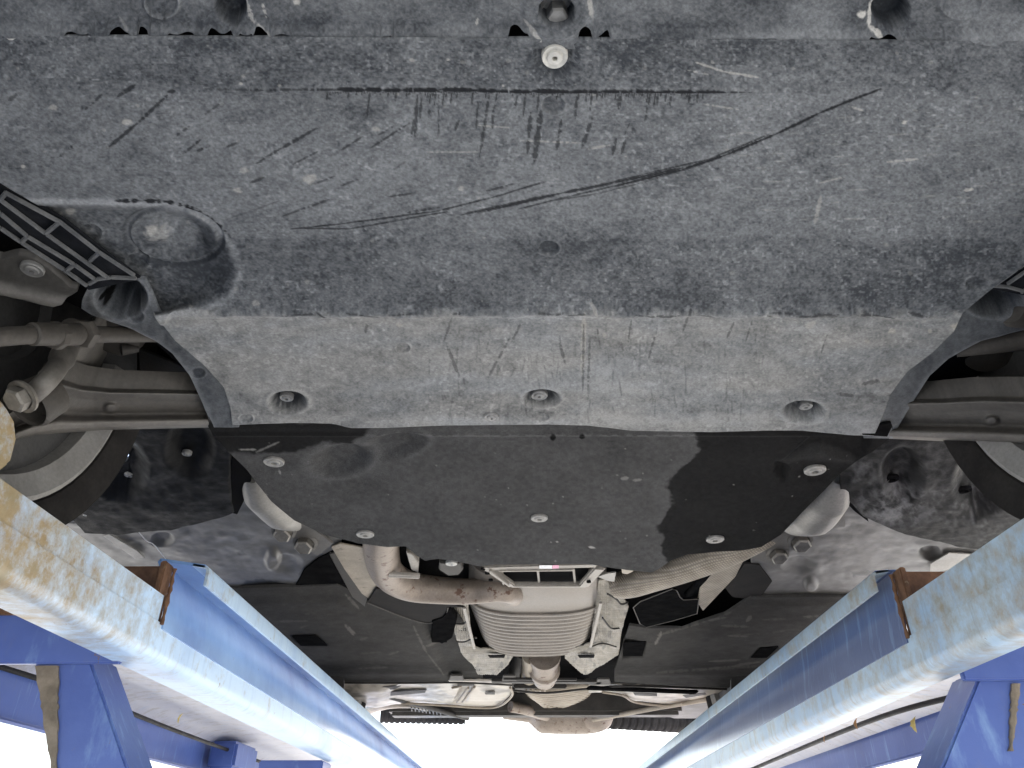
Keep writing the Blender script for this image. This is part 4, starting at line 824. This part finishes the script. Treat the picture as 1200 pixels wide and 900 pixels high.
plate('rear_link_plate', [(755, 832), (780, 826), (870, 818), (860, 842), (790, 842)], .70, .01, M['arm'], car, .003)
box('rear_valance', CX - .80, CX + .80, 4.40, 4.52, .652, .95, M['arm'], car, .02)

# ------------------------------------------------------------------ the lift: two runways
def runway(s, seamX, seamZ, foldZ, outX, lipX, topZ, lip, web, label, y_start, stepZ):
    root = empty('lift_runway', (s * .9, 2.5, 0), label, 'car lift', 'runways of the car lift')
    Y0, Y1 = -.35, 6.2; sg = s
    X = lambda v: s * v
    # lower side beam: vertical face, rounded fold, bottom flange turned outward
    pts = [(X(seamX), seamZ + .003), (X(seamX), foldZ + .02)] + [(X(seamX + .02 - .02 * math.cos(a)), foldZ + .02 - .02 * math.sin(a)) for a in np.linspace(0, math.pi / 2, 7)[1:]] + [(X(outX), foldZ)]
    profile('side_beam', pts, Y0, Y1, .006, lip, root, s)
    profile('deck_edge', [(X(seamX + .003), stepZ), (X(seamX + .003), seamZ - .004)], Y0, y_start - .01, .005, lip, root, s)
    # jacking rail: web, flange to the inside, lip turned down
    pts = [(X(seamX + .0025), seamZ - .006), (X(seamX + .003), seamZ + .018), (X(seamX + .006), seamZ + .038), (X(seamX + .012), seamZ + .062), (X(seamX + .021), seamZ + .086), (X(seamX + .034), topZ + .010), (X(seamX + .030), topZ + .016), (X(lipX + .008), topZ + .004)]
    if s > 0: pts = pts[:3] + [(X(seamX + .009), seamZ + .06), (X(seamX + .012), topZ + .006), (X(lipX + .008), topZ + .004)]
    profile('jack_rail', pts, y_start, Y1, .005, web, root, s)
    profile('jack_rail_lip', [(X(lipX + .03), topZ + .0065), (X(lipX + .01), topZ + .0028), (X(lipX + .003), topZ), (X(lipX), topZ - .007), (X(lipX), topZ - .032)], y_start, Y1, .005, lip, root, s)
    # deck and outer rail
    profile('deck_plate', [(X(seamX + .008), stepZ - .006), (X(1.17), stepZ - .006)], Y0, y_start, .006, M['deck'], root, s)
    dz0 = topZ - .035
    profile('deck_plate', [(X(seamX + .008), topZ - .045), (X(seamX + .05), dz0), (X(1.05), dz0), (X(1.12), dz0 - .008), (X(1.165), dz0 - .03)], y_start + .02, Y1, .006, M['deck'], root, s)
    oz = .255
    profile('outer_rail', [(X(1.18), topZ + .05), (X(1.18), oz + .012), (X(1.172), oz + .004), (X(1.15), oz)], Y0, Y1, .006, M['blue'], root, s)
    # rusted stop plate where the deck steps up
    bm = bmesh.new(); x0, x1 = sorted((X(seamX + .012), X(1.14))); box_bm(bm, x0, x1, y_start - .012, y_start + .01, stepZ - .03, topZ - .002, .004)
    x0, x1 = sorted((X(seamX + .004), X(seamX + .014))); box_bm(bm, x0, x1, y_start - .03, y_start + .002, seamZ + .002, topZ, .002)
    tt = bm.verts[:]
    for v in tt: v.co.z += .002 * math.sin(v.co.x * 60)
    fin('stop_plate', bm, M['rust'], root)
    bm = bmesh.new(); pr = random.Random(5); pts = [Vector((X(seamX - .002), y_start - .006 + .0015 * pr.uniform(-1, 1), CZ + seamZ + (topZ - seamZ) * t)) for t in np.linspace(0, .95, 14)]
    tube_bm(bm, pts, [.0030 + pr.uniform(-.001, .0015) for _ in pts], 10); fin('weld_bead', bm, M['rust'], root)
    return root
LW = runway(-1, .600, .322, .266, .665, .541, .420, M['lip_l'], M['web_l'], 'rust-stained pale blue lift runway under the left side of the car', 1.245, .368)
RW = runway(1, .626, .303, .244, .680, .594, .414, M['lip_r'], M['web_r'], 'darker blue lift runway with grey-green stains under the right side of the car', 1.280, .362)
# wheel-stop lug standing on the left runway
bm = bmesh.new(); pts = [(-.603, .66, .36), (-.603, .772, .372), (-.603, .785, .392), (-.603, .78, .42), (-.603, .765, .438), (-.603, .745, .445), (-.603, .66, .46)]
vs = [bm.verts.new((x, y, CZ + z)) for x, y, z in pts]; f = bm.faces.new(vs); r = bmesh.ops.extrude_face_region(bm, geom=[f])
for v in r['geom']:
    if isinstance(v, bmesh.types.BMVert): v.co.x -= .05
bmesh.ops.recalc_face_normals(bm, faces=bm.faces[:]); bmesh.ops.bevel(bm, geom=bm.edges[:], offset=.004, segments=2, affect='EDGES'); fin('wheel_stop', bm, M['lip_l'], LW)
# cross plates and tapered legs
def legs(root, s, Yp, xin, ztop, pbot_py, leg, dirty, zbot=-CZ):
    px_ = lambda px, py, Y: at(px, py, Y=Y)
    zb_ = float(px_(600, pbot_py, Yp)[2]) - CZ
    x0, x1 = sorted((s * xin, s * 1.16)); box('cross_plate', x0, x1, Yp, Yp + .012, zb_, .362, M['blue'], root, .002)
    (a0, b0), (a1, b1) = leg; Yl = Yp + .014
    A = px_(a0[0], a0[1], Yl), px_(a1[0], a1[1], Yl); B = px_(b0[0], b0[1], Yl), px_(b1[0], b1[1], Yl)
    def ext(p, q, z): t = (z - p[2]) / (q[2] - p[2]); return p + (q - p) * t
    bm = bmesh.new(); zt, zl = CZ + zb_ + .02, .0
    q = [ext(A[0], A[1], zt), ext(B[0], B[1], zt), ext(B[0], B[1], zl), ext(A[0], A[1], zl)]
    vs = [bm.verts.new(Vector(p)) for p in q]; f = bm.faces.new(vs); r = bmesh.ops.extrude_face_region(bm, geom=[f])
    for v in r['geom']:
        if isinstance(v, bmesh.types.BMVert): v.co.y += .10
    bmesh.ops.recalc_face_normals(bm, faces=bm.faces[:]); bmesh.ops.bevel(bm, geom=bm.edges[:], offset=.004, segments=2, affect='EDGES')
    lg = fin('support_leg', bm, M['blue'], root)
    d = dirty; m0, m1 = px_(d[0][0], d[0][1], Yl - .004), px_(d[1][0], d[1][1], Yl - .004); n0, n1 = px_(d[2][0], d[2][1], Yl - .004), px_(d[3][0], d[3][1], Yl - .004)
    bm = bmesh.new(); gr = random.Random(8); ring = []; NN = 26
    for k in range(NN):
        t = k / (NN - 1); a = m0 + (m1 - m0) * t; b = n0 + (n1 - n0) * t; j = .0035 * math.sin(k * 1.9 + 2 * math.sin(k * .7)) * gr.uniform(.2, 1); row = []
        for i in range(7): p = a + (b - a) * i / 6; row.append(bm.verts.new((p[0] + j * (i / 6 - .5), p[1] - .002 * math.sin(math.pi * i / 6) * gr.uniform(.4, 1.2), p[2])))
        ring.append(row)
    for p, q2 in zip(ring[:-1], ring[1:]):
        for i in range(6): bm.faces.new((p[i], p[i + 1], q2[i + 1], q2[i]))
    r = bmesh.ops.extrude_face_region(bm, geom=bm.faces[:])
    for v in r['geom']:
        if isinstance(v, bmesh.types.BMVert): v.co.y += .008
    fin('grease_crust', bm, M['grime'], lg)
legs(LW, -1, 1.245, .655, .262, 775, (((40, 778), (108, 778)), ((61, 900), (150, 900))), ((41, 780), (60, 905), (68, 780), (66, 905)))
legs(RW, 1, 1.255, .685, .240, 799, (((1144, 800), (1260, 800)), ((1103, 900), (1230, 900))), ((1186, 801), (1183, 880), (1196, 801), (1187, 880)))
# far cross beam and hydraulic hoses
box('cross_beam', -.86, -.655, 2.66, 2.78, .20, .262, M['blue'], LW, .004)
box('latch_block', -1.16, -1.06, 3.0, 3.25, .27, .36, M['blue'], LW, .01)
tube('hydraulic_hose', smoothpath([Vector((-1.12, 1.15, CZ + .345)), Vector((-1.13, 1.5, CZ + .342)), Vector((-1.08, 1.9, CZ + .335)), Vector((-1.09, 2.6, CZ + .33)), Vector((-1.1, 4, CZ + .33))], 8), .006, M['hose'], LW, 12)
tube('hydraulic_hose', smoothpath([Vector((1.12, 1.2, CZ + .345)), Vector((1.13, 1.5, CZ + .340)), Vector((1.05, 1.9, CZ + .330)), Vector((.98, 2.4, CZ + .33)), Vector((1.0, 4, CZ + .33))], 8), .007, M['hose'], RW, 12)

# ------------------------------------------------------------------ dry leaves caught on the runways, a hanging thread
def leaf(px, py, X, L, W, tilt, mat, label):
    c = V(px, py, X=X); bm = bmesh.new(); n = 10; rows = []; rr = random.Random(px)
    ax = Vector((0.25, math.cos(tilt) * .4, math.sin(tilt))).normalized(); sd = ax.cross(Vector((1, .2, 0))).normalized(); nm = ax.cross(sd)
    for k in range(n + 1):
        t = k / n; wv = W * (math.sin(math.pi * min(1, t * 1.05)) ** .8) * (1 + .25 * rr.uniform(-1, 1)); p = c + ax * L * (t - .5) + nm * .12 * L * math.sin(3 * t)
        rows.append([bm.verts.new(p + sd * wv * u + nm * abs(u) * wv * .5) for u in (-1, 0, 1)])
    for a, b in zip(rows[:-1], rows[1:]):
        for i in range(2): bm.faces.new((a[i], a[i + 1], b[i + 1], b[i]))
    r = bmesh.ops.extrude_face_region(bm, geom=bm.faces[:])
    for v in r['geom']:
        if isinstance(v, bmesh.types.BMVert): v.co += nm * .0006
    tag(fin('leaf', bm, mat), label, 'leaf', 'dry leaves caught on the lift')
leaf(1074, 849, 1.02, .042, .011, 1.25, M['leaf'], 'largest yellow dry leaf hanging inside the right runway')
leaf(1005, 848, .86, .03, .006, 1.2, M['leaf_brown'], 'small brown curled leaf inside the right runway, left of the yellow leaf')
leaf(967, 866, .84, .022, .0025, 1.5, M['leaf_brown'], 'thin dark stalk hanging from the right runway, leftmost scrap there')
leaf(212, 842, -1.04, .03, .007, 1.3, M['leaf'], 'small pale dry leaf hanging inside the left runway')
P = smoothpath([V(163, 624, .63), V(172, 634, .62), V(180, 638, .60), V(192, 652, .57), V(203, 668, .545)], 8)
tag(tube('thread', P, .0012, M['thread'], None, 6), 'thin pale thread hanging from the wheel arch liner above the left runway', 'thread')
